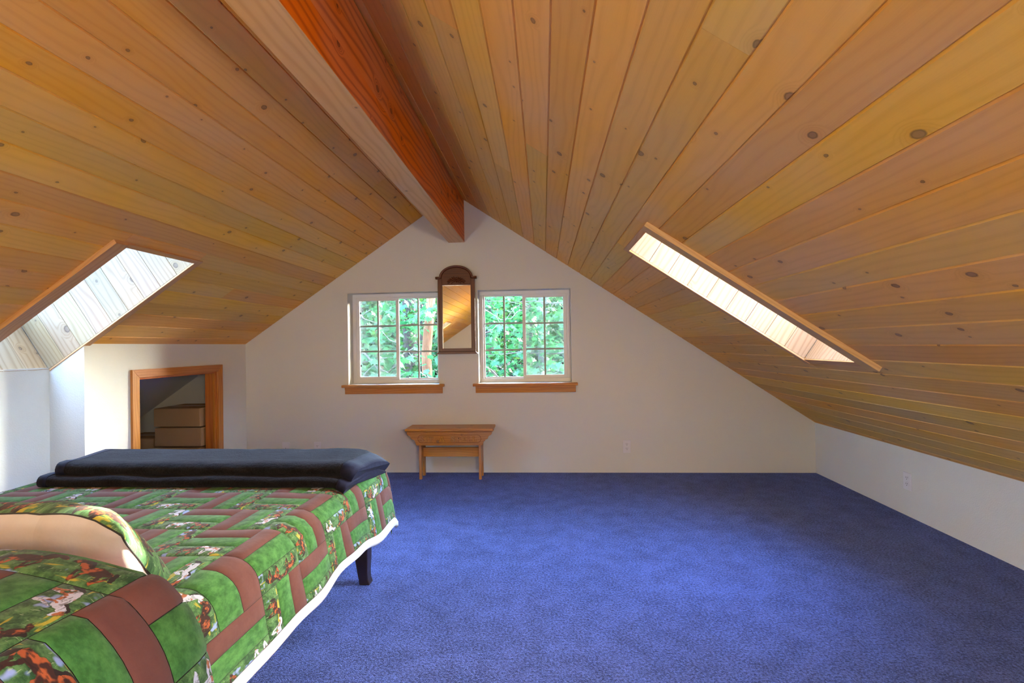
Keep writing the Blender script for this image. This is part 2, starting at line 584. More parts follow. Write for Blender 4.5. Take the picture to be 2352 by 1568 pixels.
def leaf_mat(name, a, b, trans=.5):
    m = NT(name)
    co = m.n('NewGeometry').outputs['Position']
    v = m.noise(co, 2.3, 2.0)
    v2 = m.noise(co, 14.0, 2.0)
    c = m.mix(m.step(m.math('ADD', m.math('MULTIPLY', v, .5), m.math('MULTIPLY', v2, .5)), .36, .64), a, b)
    d = m.n('BsdfDiffuse')
    t = m.n('BsdfTranslucent')
    m.set(d.inputs[0], c)
    m.set(t.inputs[0], c)
    mx = m.n('MixShader')
    mx.inputs[0].default_value = trans
    m.t.links.new(d.outputs[0], mx.inputs[1])
    m.t.links.new(t.outputs[0], mx.inputs[2])
    gl = m.n('BsdfGlossy')
    gl.inputs['Roughness'].default_value = .38
    m2 = m.n('MixShader')
    m2.inputs[0].default_value = .028
    m.t.links.new(mx.outputs[0], m2.inputs[1])
    m.t.links.new(gl.outputs[0], m2.inputs[2])
    return m.done(m2.outputs[0])


M_LEAF1 = leaf_mat('maple_leaf', rgb(.010, .075, .030), rgb(.030, .115, .036))
M_LEAF2 = leaf_mat('far_leaf', rgb(.005, .030, .010), rgb(.026, .070, .014))
M_LEAF3 = leaf_mat('needle_green', rgb(.004, .016, .007), rgb(.011, .033, .009), .3)


def bark(name, a, b):
    m = NT(name)
    uv = m.n('UVMap').outputs[0]
    n1 = m.noise(m.vmath('MULTIPLY', uv, (5.0, 40.0, 1.0)), 1.0, 4.0, .65)
    c = m.mix(m.step(n1, .35, .65), a, b)
    return m.done(m.principled(c, .9, m.bump(n1, .8, .02), .1))


M_BARK = bark('fir_bark', rgb(.012, .011, .012), rgb(.034, .031, .033))
M_MADRONE = bark('madrone_bark', rgb(.075, .032, .018), rgb(.12, .062, .040))
M_TWIG = bark('pale_twig', rgb(.055, .053, .050), rgb(.11, .107, .104))
M_GROUND = plain('forest_floor', rgb(.014, .014, .009), .95, .1, nscale=3, amt=.3)
M_SIDING = plain('house_siding', rgb(.22, .17, .12), .8, .2)

# ------------------------------------------------------------------ floor
mb = MB()
mb.box(-4.75, 3.15, YF - .2, .2, -.25, 0)
tag(mb.build('floor', M_CARPET), 'blue cut-pile carpet covering the whole loft floor', 'floor', kind='structure')

# ------------------------------------------------------------------ roof deck with skylight openings, planks
SK_S0, SK_S1 = 1.585, 2.732
SKY = [(-1, -2.10, -1.608), (1, -2.10, -1.608), (-1, -6.45, -5.958), (1, -4.85, -4.358)]
BT = .016        # shaft board thickness
DECK0, DECK1 = .021, .36


def rect_minus(r, h):
    """(s0,s1,y0,y1) minus a hole -> rectangles"""
    s0, s1, y0, y1 = r
    a0, a1, b0, b1 = max(s0, h[0]), min(s1, h[1]), max(y0, h[2]), min(y1, h[3])
    if a0 >= a1 - 1e-6 or b0 >= b1 - 1e-6: return [r]
    out = []
    if y0 < b0 - 1e-6: out.append((s0, s1, y0, b0))
    if b1 < y1 - 1e-6: out.append((s0, s1, b1, y1))
    if s0 < a0 - 1e-6: out.append((s0, a0, b0, b1))
    if a1 < s1 - 1e-6: out.append((a1, s1, b0, b1))
    return out


S_END = {-1: (X0 + 4.78) / C_, 1: (3.13 - X0) / C_}
mb = MB()
for side in (-1, 1):
    rects = [(-.3, S_END[side], YF - .35, .35)]
    for (sd, a, b) in SKY:
        if sd == side:
            h = (SK_S0 - BT, SK_S1 + BT, a - BT, b + BT)
            rects = [q for r in rects for q in rect_minus(r, h)]
    for r in rects:
        mb.rbox(side, r[0], r[1], r[2], r[3], DECK0, DECK1)
ceiling = mb.build('ceiling', M_WALLW)
tag(ceiling, 'pitched loft ceiling of knotty pine boards meeting at the ridge', 'ceiling', kind='structure')
mb = MB()
for side in (-1, 1):
    rects = [(-.3, S_END[side] + .2, YF - .5, .5)]
    for (sd, a, b) in SKY:
        if sd == side: rects = [q for r in rects for q in rect_minus(r, (SK_S0 - .03, SK_S1 + .03, a - .03, b + .03))]
    for r in rects: mb.rbox(side, r[0], r[1], r[2], r[3], DECK1 + .001, DECK1 + .03)
mb.build('shingle', M_SHINGLE, ceiling)


def plank_piece(mb, side, s0, s1, y0, y1, ch=.0042, dp=.0055, top=.019, endch=.0012):
    """tongue-and-groove board with V edges, face at h=0"""
    prof = [(s0, top), (s0, dp), (s0 + ch, 0), (s1 - ch, 0), (s1, dp), (s1, top)]
    A = [roof(side, s, y0 + .0004 + (endch if h == 0 else 0) * 0, h) for s, h in prof]
    B = [roof(side, s, y1 - .0004, h) for s, h in prof]
    uA = [(y0, s) for s, h in prof]
    uB = [(y1, s) for s, h in prof]
    for i in range(5):
        mb.face([A[i], A[i + 1], B[i + 1], B[i]], [uA[i], uA[i + 1], uB[i + 1], uB[i]])
    mb.face(list(reversed(A)), [(y0 + s * .02, h) for s, h in reversed(prof)])
    mb.face(B, [(y1 + s * .02, h) for s, h in prof])


rng = random.Random(11)
JOINTS = {1: {5: [-2.80], 6: [-1.65], 8: [-2.21], 10: [-3.373], 12: [-3.367]}, -1: {3: [-1.028]}}
FIRST = {1: (.045, .12128), -1: (.110, .1258)}
LIMIT = {1: (XR - X0) / C_ + .012, -1: (X0 - XL) / C_ + .012}
for side in (-1, 1):
    f0, w = FIRST[side]
    edges = [0.004]
    s = f0
    while s < LIMIT[side] - .02:
        edges.append(s)
        s += w
    edges.append(LIMIT[side])
    for k in range(len(edges) - 1):
        js = sorted(JOINTS[side].get(k, []) + [-4.55 - .585 * rng.randint(0, 6)])
        if rng.random() < .22 and k not in JOINTS[side] and side == -1 and k in (9, 11, 14):
            js = sorted(js + [-1.028 - .585 * rng.randint(0, 2)])
        ys = [YF] + js + [-.0005]
        for a, b in zip(ys[:-1], ys[1:]):
            rects = [(edges[k], edges[k + 1], a, b)]
            for (sd, y0, y1) in SKY:
                if sd == side: rects = [q for r in rects for q in rect_minus(r, (SK_S0 - BT, SK_S1 + BT, y0 - BT, y1 + BT))]
            # pieces touching end to end around an opening are one notched board when they overlap lengthwise only partly
            for r in rects:
                if r[1] - r[0] < .006 or r[3] - r[2] < .01: continue
                p = MB()
                plank_piece(p, side, *r)
                p.build('plank', M_PLANK, ceiling)

# ------------------------------------------------------------------ ridge beam
beam = empty('beam', (-.80, -4.4, 2.13))
tag(beam, 'heavy exposed ridge beam, pale below and orange on its side', 'beam', kind='structure')
mb = MB()
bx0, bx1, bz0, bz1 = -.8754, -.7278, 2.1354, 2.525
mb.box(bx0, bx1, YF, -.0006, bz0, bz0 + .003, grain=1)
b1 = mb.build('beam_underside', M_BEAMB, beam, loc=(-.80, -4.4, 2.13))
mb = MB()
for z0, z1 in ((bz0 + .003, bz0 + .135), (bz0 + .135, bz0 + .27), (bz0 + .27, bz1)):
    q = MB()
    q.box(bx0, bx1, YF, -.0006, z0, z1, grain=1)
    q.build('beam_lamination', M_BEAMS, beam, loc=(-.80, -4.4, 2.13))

# ------------------------------------------------------------------ gable walls
W1 = (-1.851, -.985)
W2 = (-.614, .244)
WZ = (.825, 1.6861)


def gable(name, y0, y1, holes, zb=0.0):
    xs = sorted(set([-4.70, X0, 3.05] + [x for h in holes for x in h[:2]]))
    top = lambda x: ZR - M * abs(x - X0) + DECK0 / C_ + .004
    mb = MB()
    for a, b in zip(xs[:-1], xs[1:]):
        segs = [(None, None)]
        hole = [h for h in holes if h[0] <= a + 1e-6 and h[1] >= b - 1e-6]
        def col(za0, za1, zb0, zb1):
            mb.hexa([(a, y0, za0), (b, y0, zb0), (b, y1, zb0), (a, y1, za0), (a, y0, za1), (b, y0, zb1), (b, y1, zb1), (a, y1, za1)])
        if hole:
            h = hole[0]
            col(zb, h[2], zb, h[2])
            col(h[3], top(a), h[3], top(b))
        else:
            col(zb, max(top(a), zb + .01), zb, max(top(b), zb + .01))
    return mb.build(name, M_WALL)


tag(gable('wall_back', 0, .19, [W1 + WZ, W2 + WZ]), 'cream gable wall with two sliding windows', 'wall', kind='structure')
tag(gable('wall_front', YF - .19, YF, []), 'cream gable wall at the bed head end of the loft', 'wall', kind='structure')

# knee walls
AY0, AY1 = -2.104, -1.604
DY0, DY1, DZ = -1.222, -.405, .992
wt = lambda x: ZR - M * abs(x - X0)
mb = MB()
x0, x1 = XL - .095, XL


def knee(ya, yb, z0=0.0):
    mb.hexa([(x0, ya, z0), (x1, ya, z0), (x1, yb, z0), (x0, yb, z0), (x0, ya, wt(x0) + .03), (x1, ya, wt(x1) + .004), (x1, yb, wt(x1) + .004), (x0, yb, wt(x0) + .03)])


knee(YF, AY0)
knee(AY1, DY0)
knee(DY0, DY1, DZ)
knee(DY1, -.0005)
tag(mb.build('wall_left', M_WALL), 'cream knee wall along the left side with a low storage opening', 'wall', kind='structure')
mb = MB()
mb.box(XR, XR + .1, YF, -.0005, 0, wt(XR) + .005)
tag(mb.build('wall_right', M_WALL), 'low cream knee wall along the right side', 'wall', kind='structure')
# alcove below the left skylight
XA = -3.090
mb = MB()
mb.box(XA - .06, XA, AY0 - .06, AY1 + .06, 0, wt(XA) + .012)
for ya, yb in ((AY0 - .06, AY0), (AY1, AY1 + .06)):
    a, b = XA, x0
    mb.hexa([(a, ya, 0), (b, ya, 0), (b, yb, 0), (a, yb, 0), (a, ya, wt(a) + .012), (b, ya, wt(b) + .012), (b, yb, wt(b) + .012), (a, yb, wt(a) + .012)])
tag(mb.build('wall_alcove', M_WALL), 'cream walls of the shallow alcove below the left skylight', 'wall', kind='structure')

# ------------------------------------------------------------------ skylights


def skylight(idx, side, y0, y1, label):
    root = empty('window_%d' % idx, roof(side, (SK_S0 + SK_S1) / 2, (y0 + y1) / 2, .2))
    org = root.location
    tag(root, label, 'skylight', kind='structure')
    HT = .345
    def piece(name, mat, *a, grain=1, bevel=0):
        m_ = MB()
        m_.rbox(side, *a, grain=grain)
        return m_.build(name, mat, root, loc=org, bevel=bevel)
    # shaft lining boards, running up through the roof
    n = 9
    w = (SK_S1 - SK_S0) / n
    for (ya, yb) in ((y1, y1 + BT), (y0 - BT, y0)):
        for k in range(n):
            piece('shaft_board', M_SHAFT, SK_S0 + k * w + .0008, SK_S0 + (k + 1) * w - .0008, ya, yb, 0.0, HT, grain=2, bevel=.002)
    n2 = 4
    w2 = (y1 - y0) / n2
    for (sa, sb) in ((SK_S0 - BT, SK_S0), (SK_S1, SK_S1 + BT)):
        for k in range(n2):
            piece('shaft_board', M_SHAFT, sa, sb, y0 + k * w2 + .0008, y0 + (k + 1) * w2 - .0008, 0.0, HT, grain=2, bevel=.002)
    # picture-frame trim on the ceiling
    tw, tt = .072, .024
    e0, e1 = SK_S0 - .030, SK_S1 + .040
    if side < 0: e1 = SK_S1
    piece('trim_board', M_SKTRIM, e0, e1, y0 - tw, y0, -tt, 0, grain=0, bevel=.0015)
    piece('trim_board', M_SKTRIM, e0, e1, y1, y1 + .045, -.010, 0, grain=0, bevel=.0015)
    piece('trim_board', M_SKTRIM, e0, SK_S0, y0, y1, -.010, 0, grain=1, bevel=.0015)
    if side > 0:
        piece('trim_board', M_SKTRIM, SK_S1, e1, y0, y1, -.006, 0, grain=1, bevel=.0015)
    # curb frame and pane
    fw = .03
    piece('curb', M_VINYL, SK_S0 - .05, SK_S0 + fw * .3, y0 - .05, y1 + .05, DECK1 + .032, DECK1 + .09)
    piece('curb', M_VINYL, SK_S1 - fw * .3, SK_S1 + .05, y0 - .05, y1 + .05, DECK1 + .032, DECK1 + .09)
    piece('curb', M_VINYL, SK_S0 + fw * .3, SK_S1 - fw * .3, y0 - .05, y0 + fw * .3, DECK1 + .032, DECK1 + .09, grain=0)
    piece('curb', M_VINYL, SK_S0 + fw * .3, SK_S1 - fw * .3, y1 - fw * .3, y1 + .05, DECK1 + .032, DECK1 + .09, grain=0)
    piece('pane', M_SKYGLASS, SK_S0 - .02, SK_S1 + .02, y0 - .02, y1 + .02, DECK1 + .091, DECK1 + .097)


skylight(3, *SKY[0], 'skylight with a pine-lined shaft in the left slope above the alcove')
skylight(4, *SKY[1], 'narrow-looking skylight with a pine-lined shaft in the right slope')
skylight(5, *SKY[2], 'skylight in the left slope behind the bed head')
skylight(6, *SKY[3], 'skylight in the right slope beside and behind the camera')

# ------------------------------------------------------------------ sliding windows in the back wall


def slider(idx, xa, xb, za, zb, yin, sash_left, label, sill=True, sgn=1):
    """yin: wall face; frame set back behind it (sgn=+1 towards +y)"""
    root = empty('window_%d' % idx, ((xa + xb) / 2, yin, za))
    org = root.location
    tag(root, label, 'window', kind='structure')
    Y = lambda d: yin + sgn * d
    def bx(name, mat, x0, x1, d0, d1, z0, z1, parent=root, grain=0, bevel=.002):
        m_ = MB()
        a, b = sorted((Y(d0), Y(d1)))
        m_.box(x0, x1, a, b, z0, z1, grain)
        return m_.build(name, mat, parent, loc=org, bevel=bevel)
    fw = .034
    f0, f1 = .118, .180
    bx('frame_rail', M_VINYL, xa, xb, f0, f1, zb - fw, zb)
    bx('frame_rail', M_VINYL, xa, xb, f0, f1, za, za + fw)
    bx('frame_stile', M_VINYL, xa, xa + fw, f0, f1, za + fw, zb - fw, grain=2)
    bx('frame_stile', M_VINYL, xb - fw, xb, f0, f1, za + fw, zb - fw, grain=2)
    xm = (xa + xb) / 2
    halves = [(xa + fw, xm), (xm, xb - fw)]
    for k, (p, q) in enumerate(halves):
        sliding = (k == 0) == sash_left
        d0, d1 = (.124, .146) if sliding else (.150, .172)
        sw = .030 if sliding else .012
        # meeting stile on the inner side
        pi, qi = p, q
        if sliding:
            if k == 0: q = q + .020; 
            else: p = p - .020
        s = bx('sash', M_VINYL, p, q, d0, d1, za + fw, za + fw + sw)
        s2 = [(p, q, zb - fw - sw, zb - fw), (p, p + sw, za + fw + sw, zb - fw - sw), (q - sw, q, za + fw + sw, zb - fw - sw)]
        for a_, b_, c_, e_ in s2:
            bx('sash_rail', M_VINYL, a_, b_, d0, d1, c_, e_, s, grain=2)
        gx0, gx1, gz0, gz1 = p + sw, q - sw, za + fw + sw, zb - fw - sw
        dm = (d0 + d1) / 2
        bx('glass', M_GLASS, gx0, gx1, dm - .004, dm + .004, gz0, gz1, s, bevel=0)
        gw = .0085
        xc = (gx0 + gx1) / 2
        bx('muntin', M_VINYL, xc - gw, xc + gw, dm + .0045, dm + .0095, gz0, gz1, s, grain=2, bevel=0)
        for t in (1 / 3, 2 / 3):
            zc = gz0 + (gz1 - gz0) * t
            bx('muntin', M_VINYL, gx0, gx1, dm + .0097, dm + .0147, zc - gw, zc + gw, s, bevel=0)
        if sliding:
            bx('insect_screen', M_SCREEN, gx0 - .01, gx1 + .01, .176, .1775, gz0 - .02, gz1 + .02, bevel=0)
            ex = gx0 + .012 if k == 0 else gx1 - .012
            for t in (.16, .84):
                zc = gz0 + (gz1 - gz0) * (t if k == 0 else t)
                zc = gz0 + (gz1 - gz0) * (.145 if t < .5 else .84 if k == 0 else .85)
                bx('latch', M_LATCH, ex - .007, ex + .007, dm - .012, dm - .0045, zc - .009, zc + .009, s, bevel=0)
    if sill:
        bx('stool', M_TRIM, xa - .050, xb + .050, -.052, 0, za - .026, za - .001, bevel=.004)
        m_ = MB()
        m_.box(xa + .001, xb - .001, yin + .0005, yin + .117, za - .024, za - .0005)
        m_.build('stool_back', M_TRIM, root, loc=org)
        bx('apron', M_TRIM, xa - .028, xb + .032, -.020, 0, za - .088, za - .0265, bevel=.002)
        bx('apron_bead', M_TRIM, xa - .028, xb + .032, -.026, -.020, za - .046, za - .0265, bevel=.002)
    return root


slider(1, W1[0], W1[1], WZ[0], WZ[1], 0, True, 'white sliding window left of the arched mirror')
slider(2, W2[0], W2[1], WZ[0], WZ[1], 0, False, 'white sliding window right of the arched mirror')

# ------------------------------------------------------------------ storage opening in the left knee wall
door = empty('door_1', (XL, (DY0 + DY1) / 2, 0))
tag(door, 'low storage opening with orange wood casing and no door leaf', 'doorway', kind='structure')
cw, ct = .058, .018


def dbox(name, mat, *a, grain=2, bevel=.0015):
    m_ = MB()
    m_.box(*a, grain=grain)
    return m_.build(name, mat, door, loc=door.location, bevel=bevel)


yi0, yi1, zi = DY0 + .004, DY1 - .006, DZ - .006
mb = MB()
pl = lambda a, b, d: Vector((XL + d, a, b))
mb.prism([(yi0 - cw, 0), (yi0, 0), (yi0, zi), (yi0 - cw, zi + cw)], pl, 0, ct, grain=1)
mb.build('casing', M_TRIM, door, loc=door.location, bevel=.0015)
mb = MB()
mb.prism([(yi1, 0), (yi1 + cw, 0), (yi1 + cw, zi + cw), (yi1, zi)], pl, 0, ct, grain=1)
mb.build('casing', M_TRIM, door, loc=door.location, bevel=.0015)
mb = MB()
mb.prism([(yi0, zi), (yi1, zi), (yi1 + cw, zi + cw), (yi0 - cw, zi + cw)], pl, 0, ct, grain=0)
mb.build('casing', M_TRIM, door, loc=door.location, bevel=.0015)
dbox('jamb', M_JAMB, XL - .095, XL, DY1 - .020, DY1, 0, DZ)
dbox('jamb', M_JAMB, XL - .095, XL, DY0, DY0 + .020, 0, DZ)
dbox('head_jamb', M_JAMB, XL - .095, XL, DY0 + .020, DY1 - .020, DZ - .020, DZ, grain=1)
dbox('stop', M_JAMB, XL - .020, XL - .004, DY1 - .030, DY1 - .020, 0, DZ - .02)

# cartons in the storage space


def carton(name, x0, x1, y0, y1, z0, z1, label, open_lid=False):
    root = empty(name, ((x0 + x1) / 2, (y0 + y1) / 2, z0))
    tag(root, label, 'box', 'cartons in the storage space')
    m_ = MB()
    m_.box(x0, x1, y0, y1, z0, z1 - .008)
    m_.build('carton_body', M_CARD, root, loc=root.location, bevel=.003)
    m_ = MB()
    ym = (y0 + y1) / 2
    m_.box(x0 + .003, x1 - .003, y0 + .003, ym - .001, z1 - .0078, z1 - .004)
    m_.build('flap', M_CARD, root, loc=root.location)
    m_ = MB()
    m_.box(x0 + .003, x1 - .003, ym + .001, y1 - .003, z1 - .0078, z1 - .004)
    m_.build('flap', M_CARD, root, loc=root.location)
    m_ = MB()
    m_.box(x0 + .002, x1 - .002, ym - .025, ym + .025, z1 - .0039, z1 - .003)
    m_.build('tape', M_TAPE, root, loc=root.location)
    return root


by0, by1 = -.455, -.10
carton('cardboard_box', -3.40, -2.975, by0, by1, .002, .172, 'bottom carton of the storage stack, hidden by the bed')
carton('cardboard_box', -3.405, -2.975, by0 - .012, by1, .1735, .337, 'brown carton second from the bottom of the storage stack')
carton('cardboard_box', -3.392, -2.972, by0, by1, .3445, .508, 'flat brown carton in the middle of the storage stack')
carton('cardboard_box', -3.396, -2.978, by0 - .004, by1, .5155, .677, 'flat brown carton on top of the storage stack')
carton('cardboard_box', -3.78, -3.416, -.44, -.12, .002, .415, 'low brown carton left of the storage stack under the eaves')

# ------------------------------------------------------------------ mirror between the windows
mir = empty('mirror', (-.806, -.0, 1.10))
tag(mir, 'tall dark walnut mirror with an arched carved crest between the windows', 'mirror')
mo = mir.location
mcx = -.806
HWm = .172
zb_, zt_ = 1.122, 1.800
arc_c, arc_r = zt_ - .045, .150


def mplane(a, b, d): return Vector((mcx + a, -d, b))


def mpart(name, mat, poly, d0, d1, bevel=.002, grain=1, parent=mir):
    m_ = MB()
    m_.prism(poly, mplane, d0, d1, grain)
    return m_.build(name, mat, parent, loc=mo, bevel=bevel)


mpart('backboard', M_MIRW, [(-HWm + .01, zb_), (HWm - .01, zb_), (HWm - .01, zt_), (-HWm + .01, zt_)], .001, .012)
gw_, gz0, gz1 = .134, 1.152, 1.735
mpart('stile', M_MIRW, [(-HWm, zb_), (-gw_, zb_), (-gw_, zt_), (-HWm, zt_)], .012, .040)
mpart('stile', M_MIRW, [(gw_, zb_), (HWm, zb_), (HWm, zt_), (gw_, zt_)], .012, .040)
mpart('bottom_rail', M_MIRW, [(-gw_, zb_), (gw_, zb_), (gw_, gz0), (-gw_, gz0)], .012, .038, grain=0)
crest = [(-gw_, gz1), (gw_, gz1), (gw_, zt_)]
A0 = math.acos(min(1, gw_ / .155))
arcp = []
for k in range(25):
    t = math.pi * k / 24
    arcp.append((.143 * math.cos(t), zt_ + .102 * math.sin(t)))
crest_poly = [(-gw_, gz1), (gw_, gz1), (gw_, zt_ - .002)] + [(min(max(a, -gw_), gw_), b) for a, b in arcp if b > zt_] + [(-gw_, zt_ - .002)]
cp = mpart('crest', M_MIRW, crest_poly, .012, .038, grain=0)
# moulded cap following the arch with flat shoulders
cap = [(-HWm - .018, zt_ + .004), (-.146, zt_ + .004)] + [(a * 1.02, b + .004) for a, b in reversed(arcp[1:-1])] + [(.146, zt_ + .004), (HWm + .018, zt_ + .004)]
m_ = MB()
sec = [(.010, -.012), (.046, -.012), (.052, -.004), (.056, .006), (.050, .010), (.010, .010)]
for i in range(len(cap) - 1):
    def fr(j):
        p = Vector(cap[j]); a = Vector(cap[max(j - 1, 0)]); b = Vector(cap[min(j + 1, len(cap) - 1)])
        d = (b - a).normalized()
        n_ = Vector((-d.y, d.x))
        return [mplane(p.x + n_.x * o, p.y + n_.y * o, dd) for dd, o in sec]
    A, B = fr(i), fr(i + 1)
    for k in range(len(sec)):
        k2 = (k + 1) % len(sec)
        m_.face([A[k], A[k2], B[k2], B[k]], [(i * .03, k * .01), (i * .03, k * .01 + .01), (i * .03 + .03, k * .01 + .01), (i * .03 + .03, k * .01)], True)
    if i == 0: m_.face(list(reversed(A)))
    if i == len(cap) - 2: m_.face(B)
m_.build('cap_moulding', M_MIRW, mir, loc=mo)
mpart('base_moulding', M_MIRW, [(-HWm - .020, zb_ - .022), (HWm + .020, zb_ - .022), (HWm + .014, zb_ - .012), (HWm, zb_), (-HWm, zb_), (-HWm - .014, zb_ - .012)], .002, .052, grain=0)
gl = mpart('mirror_glass', M_MIRROR, [(-gw_, gz0), (gw_, gz0), (gw_, gz1), (-gw_, gz1)], .0125, .020, bevel=0)
# carved spray of leaves on the crest
orn = MB()


def leafblob(cx, cz, L, W, ang, D=.011):
    ca, sa = math.cos(ang), math.sin(ang)
    nu, nv = 8, 5
    P = []
    for i in range(nu + 1):
        t = i / nu
        row = []
        for j in range(nv + 1):
            s = -1 + 2 * j / nv
            w = W * math.sin(math.pi * min(max(t, .02), .98)) ** .8 * s
            l = (t - .5) * L
            d = D * (1 - s * s) * math.sin(math.pi * min(max(t, .02), .98)) - (.002 if abs(s) < .1 else 0)
            row.append(mplane(cx + l * ca - w * sa, cz + l * sa + w * ca, .038 + max(d, 0) - .0005))
        P.append(row)
    for i in range(nu):
        for j in range(nv):
            orn.face([P[i][j], P[i + 1][j], P[i + 1][j + 1], P[i][j + 1]], None, True)


for sgn in (-1, 1):
    for k, (cx, cz, L, W, an) in enumerate(((.018, 1.800, .034, .007, 1.2), (.030, 1.795, .040, .007, .75), (.046, 1.788, .042, .007, .5), (.062, 1.780, .040, .0065, .25),
                                            (.075, 1.770, .034, .006, -.05), (.030, 1.775, .036, .006, .3), (.050, 1.766, .036, .006, -.1), (.020, 1.763, .026, .006, -.35),
                                            (.068, 1.757, .030, .005, -.4), (.040, 1.754, .022, .005, -.3))):
        leafblob(sgn * cx, cz, L, W, an if sgn > 0 else math.pi - an)
for cx, cz, rr in ((0, 1.785, .010), (0, 1.803, .007), (0, 1.765, .009), (-.012, 1.775, .006), (.012, 1.775, .006)):
    leafblob(cx, cz, rr * 2.2, rr, 0, .009)
orn.build('carved_spray', M_MIRW, mir, loc=mo)

# ------------------------------------------------------------------ bench under the mirror
bench = empty('bench', (-.846, -.155, 0))
tag(bench, 'small orange pine bench with carved lettered apron under the mirror', 'bench')
bo = bench.location


def bpart(name, mat, fn, parent=bench, bevel=.002):
    m_ = MB()
    fn(m_)
    return m_.build(name, mat, parent, loc=bo, bevel=bevel)


BX0, BX1 = -1.236, -.462
bpart('seat', M_BENCH, lambda m_: m_.box(BX0, BX1, -.272, -.038, .430, .452), bevel=.004)
ap0, ap1 = .303, .4295


def apron_poly():
    half = [(-.377, ap1), (-.377, ap1 - .022), (-.369, ap1 - .036), (-.352, ap1 - .044), (-.343, ap1 - .058), (-.340, ap1 - .068), (-.330, ap1 - .074),
            (-.315, ap1 - .078), (-.305, ap1 - .088), (-.301, ap1 - .104), (-.296, ap1 - .117), (-.288, ap0)]
    return half + [(-a, b) for a, b in reversed(half)]


bcx = -.850
bpl = lambda a, b, d: Vector((bcx + a, d, b))
apron = bpart('apron', M_BENCH, lambda m_: m_.prism(apron_poly(), bpl, -.250, -.232), bevel=.0012)
bpart('apron', M_BENCH, lambda m_: m_.prism(apron_poly(), bpl, -.075, -.058), bevel=.0012)


def leg_poly():
    L = [(-.2315, 0), (-.200, 0), (-.198, .045), (-.190, .085), (-.176, .125), (-.160, .148)]
    R = [(-.148, .148), (-.132, .125), (-.118, .085), (-.110, .045), (-.108, 0), (-.0755, 0)]
    return L + R + [(-.0755, .4295), (-.2315, .4295)]


for lx in (-1.1255, -.5935):
    bpart('leg', M_BENCH, lambda m_, lx=lx: m_.prism(leg_poly(), lambda a, b, d: Vector((d, a, b)), lx, lx + .022, 1), bevel=.0012)
bpart('stretcher', M_BENCH, lambda m_: m_.box(-1.103, -.594, -.166, -.146, .186, .268), bevel=.0015)

# carved lettering
LET = {
    'I': ([(0, 0), (.52, 0), (.52, .14), (.40, .14), (.40, .86), (.52, .86), (.52, 1), (0, 1), (0, .86), (.12, .86), (.12, .14), (0, .14)], .52, []),
    'T': ([(.22, 0), (.74, 0), (.74, .14), (.62, .14), (.62, .86), (.80, .86), (.80, .62), (.96, .62), (.96, 1), (0, 1), (0, .62), (.16, .62), (.16, .86), (.34, .86), (.34, .14), (.22, .14)], .96, []),
    'L': ([(0, 0), (.84, 0), (.84, .40), (.68, .40), (.68, .15), (.40, .15), (.40, .86), (.52, .86), (.52, 1), (0, 1), (0, .86), (.12, .86), (.12, .14), (0, .14)], .84, []),
    'E': ([(0, 0), (.84, 0), (.84, .36), (.70, .36), (.70, .15), (.40, .15), (.40, .44), (.54, .44), (.54, .34), (.64, .34), (.64, .68), (.54, .68), (.54, .58), (.40, .58), (.40, .85), (.70, .85), (.70, .66), (.82, .66), (.82, 1), (0, 1), (0, .86), (.12, .86), (.12, .14), (0, .14)], .84, []),
    'P': ([(0, 0), (.54, 0), (.54, .14), (.40, .14), (.40, .36), (.62, .38), (.80, .48), (.86, .68), (.80, .88), (.62, .99), (.52, 1), (0, 1), (0, .86), (.12, .86), (.12, .14), (0, .14)], .86, [[(.41, .52), (.53, .54), (.58, .68), (.53, .83), (.41, .85)]]),
    'A': ([(0, 0), (.46, 0), (.46, .14), (.36, .14), (.40, .26), (.66, .26), (.70, .14), (.60, .14), (.60, 0), (1.08, 0), (1.08, .14), (.98, .14), (.66, 1), (.42, 1), (.10, .14), (0, .14)], 1.08, [[(.45, .40), (.61, .40), (.53, .66)]]),
    'S': ([(0, .02), (.13, .02), (.17, .07), (.30, 0), (.52, .01), (.70, .10), (.76, .28), (.70, .44), (.52, .55), (.34, .63), (.29, .73), (.34, .83), (.46, .85), (.56, .78), (.60, .66), (.73, .66), (.73, .98), (.60, .98), (.57, .93), (.46, 1), (.26, .99), (.08, .88), (.03, .70), (.10, .54), (.28, .44), (.44, .36), (.48, .26), (.42, .16), (.30, .14), (.18, .22), (.13, .36), (0, .36)], .76, []),
}
yA = -.250


def put_letter(ch, x, z, h):
    poly, w, holes = LET[ch]
    k = h
    P = [(x + a * k * 1.04, z + b * k) for a, b in poly]
    m_ = MB()
    m_.prism(P, lambda a, b, d: Vector((a, d, b)), yA, yA - .0022)
    o = m_.build('letter', M_LETTER, apron, loc=bo)
    m_ = MB()
    for pl_ in [P] + [[(x + a * k * 1.04, z + b * k) for a, b in hq] for hq in holes]:
        pts = [Vector((a, yA - .0012, b)) for a, b in pl_]
        pts = pts + [pts[0]]
        m_.tube(pts, .00115, 5, cap=False)
    for hq in holes:
        m_.prism([(x + a * k * 1.04, z + b * k) for a, b in hq], lambda a, b, d: Vector((a, d, b)), yA - .0015, yA - .0026)
    m_.build('letter_groove', M_GROOVE, apron, loc=bo)
    return x + w * k * 1.04


zl = .336
hS, hs = .050, .043
xx = -1.114
for word, gap in (('SIT', .038), ('A', .040), ('SPELL', 0)):
    for i, ch in enumerate(word):
        big = (i == 0)
        xx = put_letter(ch, xx, zl, hS if big else hs) + .0095
    xx += gap
